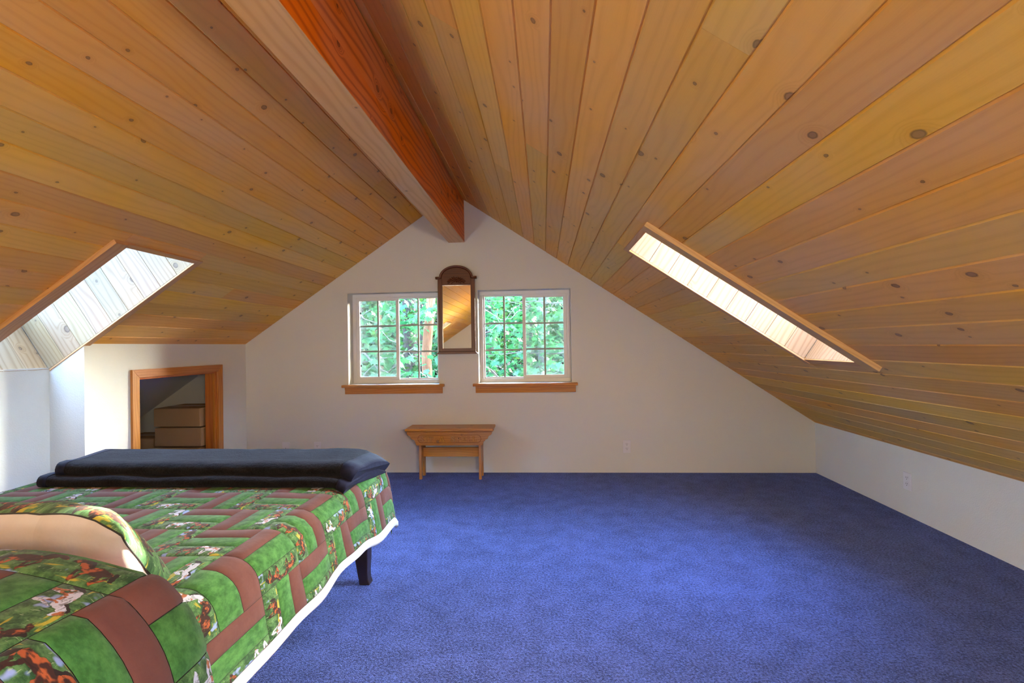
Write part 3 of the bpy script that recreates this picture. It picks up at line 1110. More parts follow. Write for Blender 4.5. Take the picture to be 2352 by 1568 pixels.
# rounded cartouche groove
rx0, rx1, rz0, rz1, rr = -1.128, -.570, zl - .010, zl + hS + .010, .034
pts = []
for (cx, cz, t0) in ((rx1 - rr, rz1 - rr, 0), (rx0 + rr, rz1 - rr, 90), (rx0 + rr, rz0 + rr, 180), (rx1 - rr, rz0 + rr, 270)):
    for k in range(7):
        t = math.radians(t0 + 15 * k)
        pts.append(Vector((cx + rr * math.cos(t), yA - .0003, cz + rr * math.sin(t))))
pts.append(pts[0])
m_ = MB()
m_.tube(pts, .0014, 5, cap=False)
m_.build('cartouche_groove', M_GROOVE, apron, loc=bo)

# ------------------------------------------------------------------ outlets


def outlet(loc, rz, label, cat='outlet', duplex=True):
    root = empty('wall_outlet', loc, rz)
    tag(root, label, cat, 'outlets on the walls')
    def lb(name, mat, parent, *a, bevel=.0015):
        m_ = MB()
        m_.box(*a)
        o = m_.build(name, mat, None, bevel=bevel)
        o.parent = parent
        return o
    lb('cover_plate', M_PLATE, root, -.035, .035, -.006, 0, -.0575, .0575, bevel=.003)
    if duplex:
        for zc in (.020, -.020):
            m_ = MB()
            poly = [(.0165 * math.cos(t) * 1.02, zc + max(-.0135, min(.0135, .0165 * math.sin(t)))) for t in [2 * math.pi * k / 20 for k in range(20)]]
            m_.prism(poly, lambda a, b, d: Vector((a, -d, b)), .006, .0078)
            rc = m_.build('receptacle', M_PLATE, None)
            rc.parent = root
            lb('slot', M_SLOT, rc, -.0075, -.0050, -.0084, -.0078, zc + .0005, zc + .0085, bevel=0)
            lb('slot', M_SLOT, rc, .0050, .0075, -.0084, -.0078, zc + .0015, zc + .0080, bevel=0)
            m_ = MB()
            m_.prism([(.0026 * math.cos(t), zc - .0065 + .0026 * math.sin(t)) for t in [2 * math.pi * k / 10 for k in range(10)]], lambda a, b, d: Vector((a, -d, b)), .0078, .0084)
            g = m_.build('ground_hole', M_SLOT, None)
            g.parent = rc
    m_ = MB()
    m_.prism([(.003 * math.cos(t), .003 * math.sin(t) + (0 if duplex else 0)) for t in [2 * math.pi * k / 10 for k in range(10)]], lambda a, b, d: Vector((a, -d, b)), .006, .0074)
    s = m_.build('screw', M_PLATE if duplex else M_SLOT, None)
    s.parent = root
    return root


outlet((.727, 0, .2375), 0, 'white duplex outlet on the back wall right of the bench')
outlet((-2.160, 0, .2300), 0, 'white duplex outlet on the back wall, its top just above the blanket')
outlet((-2.469, 0, .2300), 0, 'white cable plate on the back wall nearest the storage opening', duplex=False)
outlet((XR, -1.066, .2315), math.pi / 2 * -1, 'white duplex outlet on the right knee wall')

# ------------------------------------------------------------------ bed
BEDX0, BEDX1, BEDY0, BEDY1 = -2.335, -.865, -4.06, -2.02
bed = empty('bed', ((BEDX0 + BEDX1) / 2, (BEDY0 + BEDY1) / 2, 0))
tag(bed, 'queen bed on dark tapered legs below the left skylight', 'bed')
beo = bed.location


def bedbox(name, mat, *a, bevel=.01):
    m_ = MB()
    m_.box(*a)
    return m_.build(name, mat, bed, loc=beo, bevel=bevel)


bedbox('box_spring', M_BED, BEDX0 + .02, BEDX1 - .01, BEDY0 + .02, BEDY1 - .01, .275, .36, bevel=.02)
bedbox('mattress', M_BED, BEDX0 + .02, BEDX1 - .01, BEDY0 + .02, BEDY1 - .01, .361, .555, bevel=.03)
bedbox('bed_frame', M_LEG, BEDX0 + .08, BEDX1 - .075, BEDY0 + .05, BEDY1 - .02, .245, .274, bevel=.004)
for lx, sx in ((BEDX0 + .07, -1), (BEDX1 - .06, 1)):
    for ly in (BEDY0 + .08, BEDY1 - .03):
        m_ = MB()
        R = []
        for z, a, dx in ((.244, .034, 0), (.12, .031, 0), (.06, .026, .002 * sx), (.025, .024, .006 * sx), (.0, .026, .013 * sx)):
            R.append([(lx + dx - a, ly - a, z), (lx + dx + a, ly - a, z), (lx + dx + a, ly + a, z), (lx + dx - a, ly + a, z)])
        for i in range(4):
            for k in range(4):
                k2 = (k + 1) % 4
                m_.face([R[i][k], R[i][k2], R[i + 1][k2], R[i + 1][k]])
        m_.face(R[0])
        m_.face(list(reversed(R[-1])))
        m_.build('leg', M_LEG, bed, loc=beo, bevel=.004)

# ------------------------------------------------------------------ quilt (rail-fence patchwork)
QB = .19                       # block size
QX, QY = -1.31, -2.695         # a block corner: strips along y in this block
ZT = .585
XE, RAD, PHI = -.905, .085, 1.40
XEL = -2.300
SIDE_L = .205


def sstep(a, b, x):
    t = max(0.0, min(1.0, (x - a) / (b - a)))
    return t * t * (3 - 2 * t)


def cross(u):
    """cross-section: arc length u (equal to x on the flat) -> x, z, outward normal"""
    def edge(d):
        if d <= 0: return 0.0, 0.0, 0.0
        if d < RAD * PHI:
            p = d / RAD
            return RAD * math.sin(p), -RAD * (1 - math.cos(p)), p
        l = d - RAD * PHI
        return RAD * math.sin(PHI) + l * math.cos(PHI), -RAD * (1 - math.cos(PHI)) - l * math.sin(PHI), PHI
    if u > XE:
        dx, dz, p = edge(u - XE)
        return XE + dx, ZT + dz, p
    if u < XEL:
        dx, dz, p = edge(XEL - u)
        return XEL - dx, ZT + dz, -p
    return u, ZT, 0.0


U_END = XE + RAD * PHI + SIDE_L
V_FOOT = -2.005


def bulge(u, v):
    """the pillow lying under the quilt at the head end"""
    w = sstep(-3.34, -3.54, v)
    w *= 1 - sstep(-4.00, -4.12, v) * .6
    return w


def quilt_pt(u, v, lift=0.0):
    x, z, p = cross(u)
    y = v
    if v > V_FOOT:
        d = v - V_FOOT
        r = .05
        if d < r * 1.5:
            y = V_FOOT + r * math.sin(d / r); z -= r * (1 - math.cos(d / r))
        else:
            y = V_FOOT + r * math.sin(1.5); z -= r * (1 - math.cos(1.5)) + (d - r * 1.5)
    nx, nz = math.sin(p), math.cos(p)
    y -= .15 * sstep(-3.02, -3.48, v)
    w = bulge(u, y)
    top = max(0.0, 1 - abs(p) / 1.5)
    z += w * (.212 * (0.35 + .65 * top)) * (1 - .26 * sstep(-1.12, -.84, u))
    side = max(0.0, min(1.0, (u - (XE - .55)) / .62))
    x += w * .18 * side * side * (3 - 2 * side)
    # slight looseness
    q = mnoise.noise(Vector((u * 3.1, v * 3.7, 1.7))) * .006 + mnoise.noise(Vector((u * 9, v * 8, 4.1))) * .0025
    if p > .6:
        q += math.sin(v * 17 + 1.1 * math.sin(v * 5)) * .004 * min(1, (p - .6) / .6) * min(1, max(0, (u - XE - .1) / .2)) * (1 - w)
    q += lift
    x += nx * q
    z += nz * q
    # hem line waves and drops a little
    if p > .6:
        t = max(0, (u - XE - RAD * PHI) / SIDE_L)
        z += t * (.006 * math.sin(v * 7.0) + .003 * math.sin(v * 23)) + t * .042 * sstep(-2.15, -2.6, v)
    return Vector((x, y, z))


quilt = empty('quilt', (-1.55, -3.0, .58))
tag(quilt, 'green and brown patchwork quilt with a horse print spread on the bed', 'quilt')
qo = quilt.location


def patch(mb, u0, u1, v0, v1, along_u, nu, nv, uvflip=False):
    for i in range(nu):
        for j in range(nv):
            pts, uvs = [], []
            for a, b in ((i, j), (i + 1, j), (i + 1, j + 1), (i, j + 1)):
                s, t = a / nu, b / nv
                # dense near the seams
                es = lambda q: q
                uu, vv = u0 + (u1 - u0) * s, v0 + (v1 - v0) * t
                e = min(min(s, 1 - s) * (u1 - u0), min(t, 1 - t) * (v1 - v0))
                lift = .0058 if e > .004 else .0005
                pts.append(quilt_pt(uu, vv, lift))
                uvs.append((uu - u0, (v1 - vv) if False else vv - v0) if along_u else (vv - v0, u1 - uu))
            mb.face(pts, uvs, True)


def spaced(a, b, n, m=.0055):
    """n interior steps plus a narrow margin at both ends"""
    return [a] + [a + m + (b - a - 2 * m) * k / n for k in range(n + 1)] + [b]


def patch2(mb, u0, u1, v0, v1, along_u):
    g = .0006
    u0 += g; u1 -= g; v0 += g; v1 -= g
    f_ = 2 if v0 < -3.05 else 1
    nu, nv = (5 * f_, 2 * f_) if along_u else (2 * f_, 4 * f_)
    us, vs = spaced(u0, u1, nu), spaced(v0, v1, nv)
    G = []
    for i, uu in enumerate(us):
        row = []
        for j, vv in enumerate(vs):
            edge = i in (0, len(us) - 1) or j in (0, len(vs) - 1)
            row.append(quilt_pt(uu, vv, .0012 if edge else .0052))
        G.append(row)
    for i in range(len(us) - 1):
        for j in range(len(vs) - 1):
            q = [(i, j), (i + 1, j), (i + 1, j + 1), (i, j + 1)]
            uvs = [((us[a] - u0, vs[b] - v0) if along_u else (vs[b] - v0, us[a] - u0)) for a, b in q]
            mb.face([G[a][b] for a, b in q], uvs, True)


rest = [MB(), MB(), MB()]
NAMES = ('brown_patch', 'green_patch', 'horse_print_patch')
MATS = (M_QBROWN, M_QGREEN, M_QPRINT)
i0 = math.floor((XEL - RAD * PHI - SIDE_L - QX) / QB)
i1 = math.ceil((U_END - QX) / QB)
j0 = math.floor((-4.10 - QY) / QB)
j1 = math.ceil((V_FOOT + .33 - QY) / QB)
U_MIN = XEL - RAD * PHI - SIDE_L
npatch = 0
for i in range(i0, i1 + 1):
    for j in range(j0, j1 + 1):
        ua, ub = QX + i * QB, QX + (i + 1) * QB
        va, vb = QY + j * QB, QY + (j + 1) * QB
        for k in range(3):
            if (i + j) % 2 == 0:
                r = (ua + k * QB / 3, ua + (k + 1) * QB / 3, va, vb)
                along_u = False
            else:
                r = (ua, ub, vb - (k + 1) * QB / 3, vb - k * QB / 3)
                along_u = True
            u0_, u1_, v0_, v1_ = max(r[0], U_MIN), min(r[1], U_END), max(r[2], -4.12), min(r[3], V_FOOT + .30)
            if u1_ - u0_ < .014 or v1_ - v0_ < .014: continue
            if v0_ > V_FOOT - .02 and (u0_ > XE + .02 or u1_ < XEL - .02): continue   # folded-in corner cloth
            hidden = v1_ < -3.80 or v0_ > V_FOOT + .02 or u1_ < XEL - .02
            if hidden:
                patch2(rest[k], u0_, u1_, v0_, v1_, along_u)
            else:
                p = MB()
                patch2(p, u0_, u1_, v0_, v1_, along_u)
                p.build(NAMES[k], MATS[k], quilt, loc=qo, fixn=False, weld=True)
                npatch += 1
for k in range(3):
    o = rest[k].build(NAMES[k], MATS[k], quilt, loc=qo, fixn=False, weld=True)
    o['kind'] = 'stuff'
# batting behind the seams, lining and white hem
m_ = MB()
NU, NV = 90, 110
US = [U_MIN + (U_END - U_MIN) * a / NU for a in range(NU + 1)]
VS = [-4.12 + (V_FOOT + .29 + 4.12) * b / NV for b in range(NV + 1)]
G = [[quilt_pt(a, b, -.0022) for b in VS] for a in US]
for a in range(NU):
    for b in range(NV):
        if VS[b + 1] > V_FOOT + .07 and (US[a] > XE + .1 or US[a + 1] < XEL - .1): continue
        m_.face([G[a][b], G[a + 1][b], G[a + 1][b + 1], G[a][b + 1]], None, True)
m_.build('batting', M_QBACK, quilt, loc=qo, fixn=False)
m_ = MB()
NV = 60
VS = [-4.12 + (V_FOOT + .045 + 4.12) * b / NV for b in range(NV + 1)]
rows = []
for v in VS:
    a = quilt_pt(U_END - .004, v, 0.007)
    b = quilt_pt(U_END + .012, v, 0.0135)
    c = quilt_pt(U_END + .032, v, 0.011)
    d = quilt_pt(U_END + .040, v, -.002)
    e = quilt_pt(U_END + .020, v, -.012)
    f = quilt_pt(U_END - .10, v, -.009)
    rows.append([a, b, c, d, e, f])
for i in range(NV):
    for k in range(5):
        m_.face([rows[i][k], rows[i][k + 1], rows[i + 1][k + 1], rows[i + 1][k]], [(VS[i], k * .02), (VS[i], k * .02 + .02), (VS[i + 1], k * .02 + .02), (VS[i + 1], k * .02)], True)
tag(m_.build('hem', M_QHEM, quilt, loc=qo, fixn=False, weld=True), 'white lining edge along the bottom of the quilt')

# ------------------------------------------------------------------ pillow in a patchwork sham
sham = empty('pillow', (-1.275, -3.27, .655))
tag(sham, 'pillow in a horse print sham with a white back, propped near the bed head', 'pillow')
PL, PW, PT = .66, .40, .085
tilt = math.radians(56)
cosT, sinT = math.cos(tilt), math.sin(tilt)


def sham_pt(s, t, sg):
    """s,t in -1..1 ; sg +1 top (print) / -1 back"""
    n = (1 - abs(s) ** 3.2) * (1 - abs(t) ** 3.0)
    th = PT * max(n, 0) ** .55
    pin = 1 - .07 * (1 - abs(s) ** 2) * abs(t) ** 2
    a = s * PL / 2 * (1 - .06 * (1 - t * t) * abs(s) ** 4)
    b = t * PW / 2 * (1 - .07 * (1 - s * s) * t * t)
    wr = mnoise.noise(Vector((s * 4, t * 3, sg * 2.0))) * .012 * (1 - n * .3) + math.sin(s * 16 + t * 3) * .0035 * abs(t) ** 2
    c = sg * th + wr * (1 if abs(s) < .999 and abs(t) < .999 else .6)
    # droop of the right-hand end
    dr = max(0, (a - .16) / .17) ** 2 * .055
    # local (a along x, b up the pillow towards the viewer, c normal)
    y = -b * cosT + c * sinT * 1.0
    z = b * sinT + c * cosT - dr
    return Vector((a, y, z))


def sham_side(sg):
    m_ = MB()
    N1, N2 = 36, 22
    for i in range(N1):
        for j in range(N2):
            f = lambda k, n: math.sin((k / n - .5) * math.pi)
            q = [(f(a, N1), f(b, N2)) for a, b in ((i, j), (i + 1, j), (i + 1, j + 1), (i, j + 1))]
            pts = [sham_pt(s, t, sg) for s, t in q]
            uv = [(s * PL / 2 + 1.0, t * PW / 2 + 1.0) for s, t in q]
            bu = math.floor(sum(a for a, b in uv) / 4 / .19) * .19
            bv = math.floor(sum(b for a, b in uv) / 4 / .0633) * .0633
            m_.face(pts, [(a - bu, b - bv) for a, b in uv], True)
    return m_


def print_big():
    m_ = sham_side(1)
    return m_


o = print_big().build('sham_front', M_QPRINT, None, weld=True)
o.parent = sham
o = sham_side(-1).build('sham_back', M_SHAMW, None, weld=True)
o.parent = sham
tag(o, 'white back of the sham')
m_ = MB()
pts = []
for k in range(81):
    t = 8 * k / 80
    e = int(t) // 2 % 4
    l = (t - 2 * (int(t) // 2)) - 1
    l = max(-1, min(1, l))
    s_, t_ = ((l, -1), (1, l), (-l, 1), (-1, -l))[e]
    pts.append(sham_pt(s_, t_, 0))
m_.tube(pts, .0022, 5, cap=False)
o = m_.build('seam', M_QBACK, None)
o.parent = sham

# ------------------------------------------------------------------ folded black blanket
blk = empty('blanket', (-1.5, -2.2, .6))
tag(blk, 'black fleece blanket with navy satin edges folded across the bed foot', 'blanket')
bko = blk.location


def fold(y0f, y0n, th, zoff, uL_n, uL_f, uR, seed, bind=True):
    """one folded layer: flattened loop section extruded across the bed. y0n near crest, y0f far edge"""
    sec = []
    ns = 7
    r = th / 2
    for k in range(ns + 1):
        t = math.pi / 2 + math.pi * k / ns
        sec.append((y0n + r + r * math.cos(t) * 1.15, r + r * math.sin(t)))
    m = 10
    for k in range(1, m + 1): sec.append((y0n + r + (y0f - y0n - 2 * r) * k / m, 0.0))
    for k in range(1, ns):
        t = -math.pi / 2 + math.pi * k / ns
        sec.append((y0f - r + r * math.cos(t), r + r * math.sin(t)))
    for k in range(m + 1): sec.append((y0f - r - (y0f - y0n - 2 * r) * k / m, th))
    sec = sec[:-1]

    def ring(f, grow=0.0):
        out = []
        for (y, h) in sec:
            tY = (y - y0n) / (y0f - y0n)
            uL = uL_n + (uL_f - uL_n) * tY
            u = uL + (uR - uL) * f
            b = quilt_pt(min(max(u, -3), 1), min(max(y, -3.3), V_FOOT), .0)
            x, z, p = cross(u)
            wv = mnoise.noise(Vector((u * 4.0, y * 5.0, seed))) * .006 + mnoise.noise(Vector((u * 11.0, y * 4.0, seed + 3))) * .003
            hh = h
            cy, ch = (y0n + y0f) / 2, th / 2
            if grow:
                hh = ch + (h - ch) * (1 + grow * 2 / th)
                y = y + (grow if y > cy + (y0f - y0n) * .45 else -grow if y < cy - (y0f - y0n) * .45 else 0)
            hh = hh + zoff + .0065 + wv * (.3 + .7 * (h / th))
            # relax over the foot end
            dropf = .022 * sstep(.75, 1.0, tY) + .040 * sstep(.94, 1.0, f) * sstep(.35, 1.0, tY)
            puff = .010 * math.exp(-((tY - .10) / .10) ** 2) * (h / th)
            base_z = ZT + (z - ZT)
            out.append(Vector((x + math.sin(p) * hh, y, base_z + math.cos(p) * hh - dropf + puff)))
        return out

    def skin(f0, f1, n, grow=0.0, capa=True, capb=True):
        m_ = MB()
        R = [ring(f0 + (f1 - f0) * k / n, grow) for k in range(n + 1)]
        for k in range(n):
            for i in range(len(sec)):
                i2 = (i + 1) % len(sec)
                m_.face([R[k][i], R[k][i2], R[k + 1][i2], R[k + 1][i]], [(k * .03, i * .02), (k * .03, i * .02 + .02), (k * .03 + .03, i * .02 + .02), (k * .03 + .03, i * .02)], True)
        if capa: m_.face(list(reversed(R[0])))
        if capb: m_.face(R[-1])
        return m_
    L = uR - uL_n
    skin(.0 + .001, .999, 64).build('fleece_fold', M_FLEECE, blk, loc=bko, weld=True)
    if bind:
        skin(0.0, .040 / L, 2, .0022).build('satin_binding', M_SATIN, blk, loc=bko, weld=True)
        skin(1 - .034 / L, 1.0, 3, .0022).build('satin_binding', M_SATIN, blk, loc=bko, weld=True)


fold(-1.985, -2.462, .036, .000, -2.195, -2.300, -.845, 2.0)
fold(-1.980, -2.425, .046, .0375, -2.150, -2.285, -.852, 9.0)

# ------------------------------------------------------------------ two globe lamps behind the camera


def globe_lamp(x, y, zc, mat, label):
    root = empty('floor_lamp', (x, y, 0))
    tag(root, label, 'lamp', 'globe lamps behind the camera')

    def lathe(name, m, prof, n=28):
        m_ = MB()
        for (r0, z0), (r1, z1) in zip(prof[:-1], prof[1:]):
            for k in range(n):
                t0, t1 = 2 * math.pi * k / n, 2 * math.pi * (k + 1) / n
                m_.face([(x + r0 * math.cos(t0), y + r0 * math.sin(t0), z0), (x + r0 * math.cos(t1), y + r0 * math.sin(t1), z0),
                         (x + r1 * math.cos(t1), y + r1 * math.sin(t1), z1), (x + r1 * math.cos(t0), y + r1 * math.sin(t0), z1)], None, True)
        return m_.build(name, m, root, loc=root.location, weld=True)
    R = .17
    lathe('lamp_base', M_LEG, [(.001, .0005), (.14, .0005), (.14, .015), (.05, .03), (.012, .04), (.001, .04)])
    lathe('pole', M_LEG, [(.001, .04), (.012, .04), (.012, zc - R + .004), (.001, zc - R + .004)], 12)
    lathe('lamp_shade', mat, [(max(.001, R * math.sin(math.pi * k / 14)), zc - R * math.cos(math.pi * k / 14)) for k in range(15)])


globe_lamp(.76, -5.35, 1.35, M_GLOBE, 'tall lit globe lamp on a dark pole behind the camera, right of the bed')
globe_lamp(-1.90, -5.35, .90, M_GLOBE_FILL, 'shorter globe lamp on a dark pole, added behind the bed head as fill light')  # added fill lamp, softens the ridge beam's shadow on the left slope

# ------------------------------------------------------------------ outdoors: ground and trees behind the back wall
mb = MB()
GR = 26
for i in range(GR):
    for j in range(GR):
        f = lambda k: -60 + 120 * k / GR
        z = lambda x, y: -3.1 + mnoise.noise(Vector((x * .07, y * .07, 0))) * .5 + max(0, y - 13) * .28
        q = [(f(i), f(j)), (f(i + 1), f(j)), (f(i + 1), f(j + 1)), (f(i), f(j + 1))]
        mb.face([(x, y, z(x, y)) for x, y in q], None, True)
tag(mb.build('ground', M_GROUND), 'brown forest floor outside the loft windows', 'ground', kind='structure')

MAPLE = [(0, 0), (.10, .16), (.42, .08), (.34, .26), (.50, .46), (.26, .48), (.22, .70), (.09, .62), (0, 1.0),
         (-.09, .62), (-.22, .70), (-.26, .48), (-.50, .46), (-.34, .26), (-.42, .08), (-.10, .16)]
OVAL = [(0, 0), (.2, .25), (.24, .5), (.12, .8), (0, 1), (-.12, .8), (-.24, .5), (-.2, .25)]
SPRAY = [(0, 0), (.05, .5), (.16, .7), (.04, .72), (0, 1), (-.04, .72), (-.16, .7), (-.05, .5)]


def add_leaf(V, Fc, shape, p, size, rnd, droop=.5):
    az = rnd.uniform(0, 6.283)
    el = rnd.uniform(-1.0, .5) - droop * .4
    d = Vector((math.cos(az) * math.cos(el), math.sin(az) * math.cos(el), math.sin(el)))
    sdir = d.cross(Vector((rnd.uniform(-.6, .6), rnd.uniform(-.6, .6), 1))).normalized()
    nrm = sdir.cross(d)
    b = len(V)
    for a, l in shape:
        V.append(tuple(p + d * (l * size) + sdir * (a * size) + nrm * (-.25 * abs(a) * size)))
    Fc.append(tuple(range(b, b + len(shape))))


def leaf_mesh(name, V, Fc, mat, parent, loc):
    me = bpy.data.meshes.new(name)
    l = Vector(loc)
    me.from_pydata([tuple(Vector(v) - l) for v in V], [], Fc)
    me.materials.append(mat)
    o = bpy.data.objects.new(name, me)
    COL.objects.link(o)
    o.parent = parent
    o['kind'] = 'stuff'
    return o


def curve_pts(a, b, n, wob, rnd, sag=0.0):
    a, b = Vector(a), Vector(b)
    out = []
    for k in range(n + 1):
        t = k / n
        p = a.lerp(b, t)
        if 0 < k < n: p += Vector((rnd.uniform(-wob, wob), rnd.uniform(-wob, wob), rnd.uniform(-wob, wob)))
        p.z += sag * 4 * t * (1 - t)
        out.append(p)
    return out


def tree(name, label, base, top, r0, r1, bmat, leaves, lmat, shape, lsize, seed, branches=(), bark_n=8, trunk=True):
    """leaves: list of (centre, radii, count) clouds; branches: list of (a,b,r,leaf count)"""
    rnd = random.Random(seed)
    root = empty(name, base)
    tag(root, label, 'tree', 'trees outside the windows')
    if trunk:
        m_ = MB()
        pts = curve_pts(base, top, 8, r0 * .5, rnd)
        m_.tube(pts, [r0 + (r1 - r0) * k / 8 for k in range(9)], bark_n)
        m_.build('trunk', bmat, root, loc=base)
    V, Fc = [], []
    for (a, b, r, n) in branches:
        pts = curve_pts(a, b, 7, .06, rnd, -.05)
        m_ = MB()
        m_.tube(pts, [r * (1 - .75 * k / 7) for k in range(8)], 6)
        m_.build('branch', M_TWIG, root, loc=base)
        for k in range(n):
            t = rnd.uniform(.15, 1.0)
            f = t * 7
            q = pts[min(int(f), 6)].lerp(pts[min(int(f) + 1, 7)], f - int(f))
            q = q + Vector((rnd.gauss(0, .14), rnd.gauss(0, .14), rnd.gauss(0, .10)))
            add_leaf(V, Fc, shape, q, lsize * rnd.uniform(.6, 1.15), rnd)
    for (c, rad, n) in leaves:
        for k in range(n):
            while True:
                q = Vector((rnd.uniform(-1, 1), rnd.uniform(-1, 1), rnd.uniform(-1, 1)))
                if q.length < 1: break
            if q.length > 1e-3: q = q * (q.length ** -.35)
            cl = mnoise.noise(Vector((q.x * 2.2 + seed, q.y * 2.2, q.z * 2.8)))
            if cl < -.12: continue
            p = Vector((c[0] + q.x * rad[0], c[1] + q.y * rad[1], c[2] + q.z * rad[2]))
            add_leaf(V, Fc, shape, p, lsize * rnd.uniform(.6, 1.2), rnd)
    if V: leaf_mesh('foliage', V, Fc, lmat, root, base)
    return root


G0 = -3.1
# the pinkish madrone and the dark firs seen through the panes
tree('madrone_tree', 'smooth pinkish trunk leaning behind the left window next to the mirror', (-2.55, 5.0, G0), (-2.10, 5.2, 5.2), .13, .07, M_MADRONE, [((-2.0, 5.4, 5.0), (1.2, 1.2, 1.2), 500)], M_LEAF1, OVAL, .2, 21)
tree('madrone_tree', 'thin orange trunk seen in the upper left pane of the left window', (-4.55, 9.0, G0), (-4.95, 9.1, 6.0), .13, .09, M_MADRONE, [], M_LEAF1, OVAL, .2, 22)
tree('fir_tree', 'thick dark fir trunk in the middle of the left window', (-3.60, 8.2, G0), (-3.55, 8.3, 7.5), .21, .16, M_BARK, [((-3.5, 9.2, 5.9), (1.6, 1.4, 1.2), 900)], M_LEAF3, SPRAY, .4, 23, bark_n=12)
tree('fir_tree', 'thick dark fir trunk low in the right window', (-1.42, 7.4, G0), (-1.30, 7.6, 7.5), .23, .17, M_BARK, [((-1.3, 8.4, 5.9), (1.6, 1.3, 1.2), 900)], M_LEAF3, SPRAY, .4, 24, bark_n=12)
tree('fir_tree', 'grey trunk at the right edge of the right window', (.10, 8.5, G0), (.02, 8.6, 7.5), .17, .12, M_TWIG, [((.4, 9.4, 5.6), (1.4, 1.3, 1.1), 700)], M_LEAF3, SPRAY, .4, 25, bark_n=12)
tree('fir_tree', 'dark fir trunk at the far left of the left window', (-5.3, 8.8, G0), (-5.4, 8.9, 7.0), .14, .1, M_BARK, [((-5.3, 9.6, 5.6), (1.3, 1.3, 1.2), 600)], M_LEAF3, SPRAY, .4, 26, bark_n=12)
# maples close to the glass: bare pale branches and big lobed leaves
tree('maple_tree', 'maple with broad bright leaves across the left window', (-4.6, 3.6, G0), (-4.4, 3.8, 3.6), .09, .04, M_TWIG,
     [((-3.35, 3.9, 1.05), (.9, .7, .55), 240), ((-2.55, 4.3, 1.75), (.8, .6, .35), 180), ((-2.35, 3.6, .55), (.7, .6, .3), 180)], M_LEAF1, MAPLE, .20, 31,
     branches=[((-4.45, 3.7, .6), (-2.2, 3.5, 1.15), .024, 40), ((-4.4, 3.75, 1.6), (-2.6, 4.1, 1.95), .02, 40), ((-4.5, 3.7, .1), (-2.3, 3.4, .75), .022, 34), ((-3.1, 3.6, 1.1), (-2.0, 3.3, .35), .018, 26), ((-3.4, 4.2, .1), (-2.75, 4.4, .95), .035, 0), ((-2.7, 3.2, 1.5), (-2.0, 3.1, 1.0), .010, 4), ((-2.0, 3.1, .9), (-1.55, 3.0, .45), .011, 3), ((-3.3, 3.1, .55), (-2.5, 3.0, .95), .010, 3), ((-2.6, 3.0, .42), (-2.05, 2.9, .75), .009, 3), ((-3.2, 3.3, 1.85), (-2.5, 3.2, 1.45), .009, 4)])
tree('maple_tree', 'maple with dense bright leaves across the right window', (1.35, 4.0, G0), (1.2, 4.2, 3.8), .09, .04, M_TWIG,
     [((-.55, 4.4, 1.1), (.85, .7, .6), 280), ((-.85, 4.8, 1.9), (.8, .6, .4), 220), ((.05, 3.9, .6), (.6, .6, .35), 190), ((.05, 4.6, 1.6), (.6, .6, .5), 190)], M_LEAF1, MAPLE, .185, 32,
     branches=[((1.25, 4.1, 1.2), (-1.1, 4.4, 1.0), .022, 44), ((1.25, 4.1, 2.0), (-1.2, 4.6, 2.0), .02, 44), ((1.3, 4.1, .4), (-.9, 4.0, .55), .022, 40), ((-.2, 4.4, 1.9), (-1.15, 4.2, 1.5), .012, 14), ((-1.1, 3.2, 1.95), (-.5, 3.1, 1.45), .010, 3), ((-1.05, 3.1, 1.3), (-.45, 3.0, 1.75), .009, 3), ((-.2, 3.1, .5), (.3, 3.0, .95), .010, 3), ((-1.0, 3.0, .9), (-.3, 2.9, .5), .009, 3)])
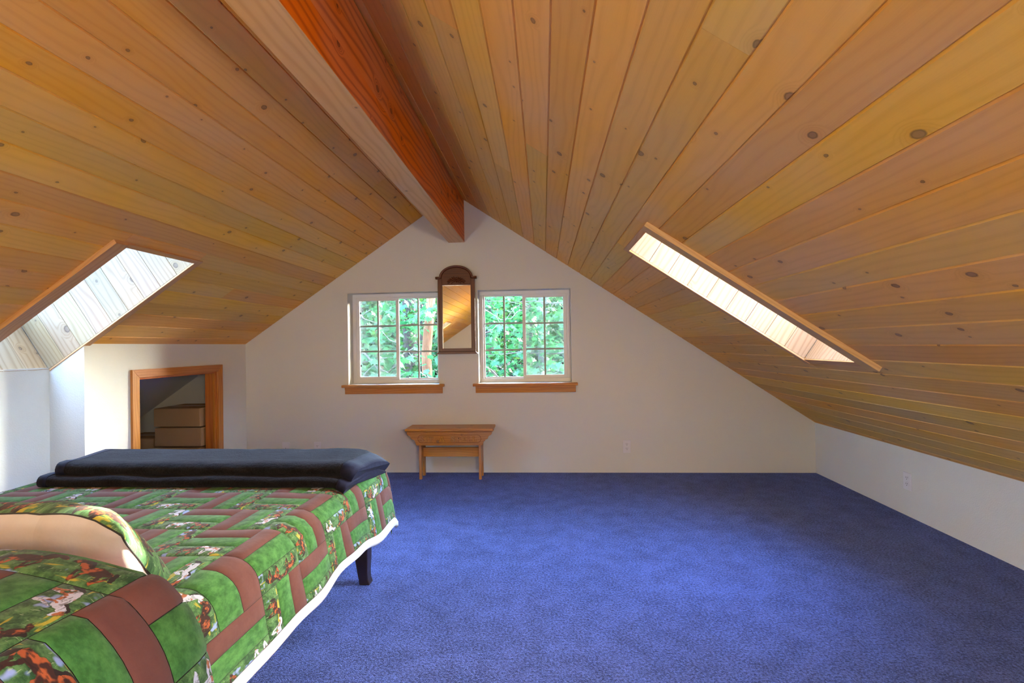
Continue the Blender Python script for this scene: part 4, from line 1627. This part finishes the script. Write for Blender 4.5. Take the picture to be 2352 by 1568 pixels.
# leafy trees close behind, filling the view
r_ = random.Random(5)
spots = [(-6.6, 7.0), (-4.9, 7.2), (-3.2, 7.0), (-1.9, 6.4), (-.5, 6.6), (.9, 6.8), (2.4, 7.4), (-7.5, 10.5), (-5.6, 11.0), (-3.9, 10.4), (-2.3, 11.0), (-.7, 10.6), (1.0, 11.0), (2.8, 11.2)]
names_ = ['slender leafy tree %s' % w for w in ('beyond the left window, first from the left', 'beyond the left window, second from the left', 'in the centre of the left window', 'between the two windows', 'in the left half of the right window',
          'in the right half of the right window', 'out to the right of the right window', 'in the far row, first from the left', 'in the far row, second from the left', 'in the far row, third from the left', 'in the far row, fourth from the left', 'in the far row, fifth from the left', 'in the far row, sixth from the left', 'in the far row, last on the right')]
for k, (x, y) in enumerate(spots):
    far = y > 9
    zc = 1.6 if not far else 2.2
    tree('leafy_tree', names_[k], (x, y + .5, G0), (x + r_.uniform(-.3, .3), y + .5, 3.2), .07, .03, M_BARK,
         [((x, y, zc + r_.uniform(-.2, .3)), (1.15, .8, 1.5), 520), ((x + .3, y + .2, -.6), (1.2, .9, 1.2), 420)] if not far else [((x, y, zc), (1.4, 1.1, 2.0), 900), ((x, y, -.9), (1.5, 1.1, 1.6), 600)],
         M_LEAF2 if (k % 3) else M_LEAF1, OVAL if k % 2 else MAPLE, .26 if far else .21, 60 + k)
for k, (x, yb) in enumerate(((-10.8, 17), (-6.1, 17), (-1.4, 17), (3.3, 17), (-8.4, 20.5), (-3.7, 20.5), (1.0, 20.5))):
    tree('evergreen_tree', 'dark evergreen in the distance, %s' % ('leftmost of the nearer row', 'second from the left in the nearer row', 'third from the left in the nearer row', 'rightmost of the nearer row', 'leftmost of the farthest row', 'middle of the farthest row', 'rightmost of the farthest row')[k], (x, yb, G0), (x, yb, 6), .2, .08, M_BARK,
         [((x, yb - .5, 1.5), (2.35, 1.0, 4.6), 2300)], M_LEAF3, OVAL, .55, 90 + k)
# a bushy crown right of the windows that keeps the low sun off the panes
tree('leafy_tree', 'full crowned tree standing outside to the right, out of view', (4.2, 4.3, G0), (4.2, 4.2, 4.3), .14, .06, M_BARK, [((4.2, 4.1, 4.05), (1.5, 1.2, 1.15), 2000)], M_LEAF2, MAPLE, .34, 120)
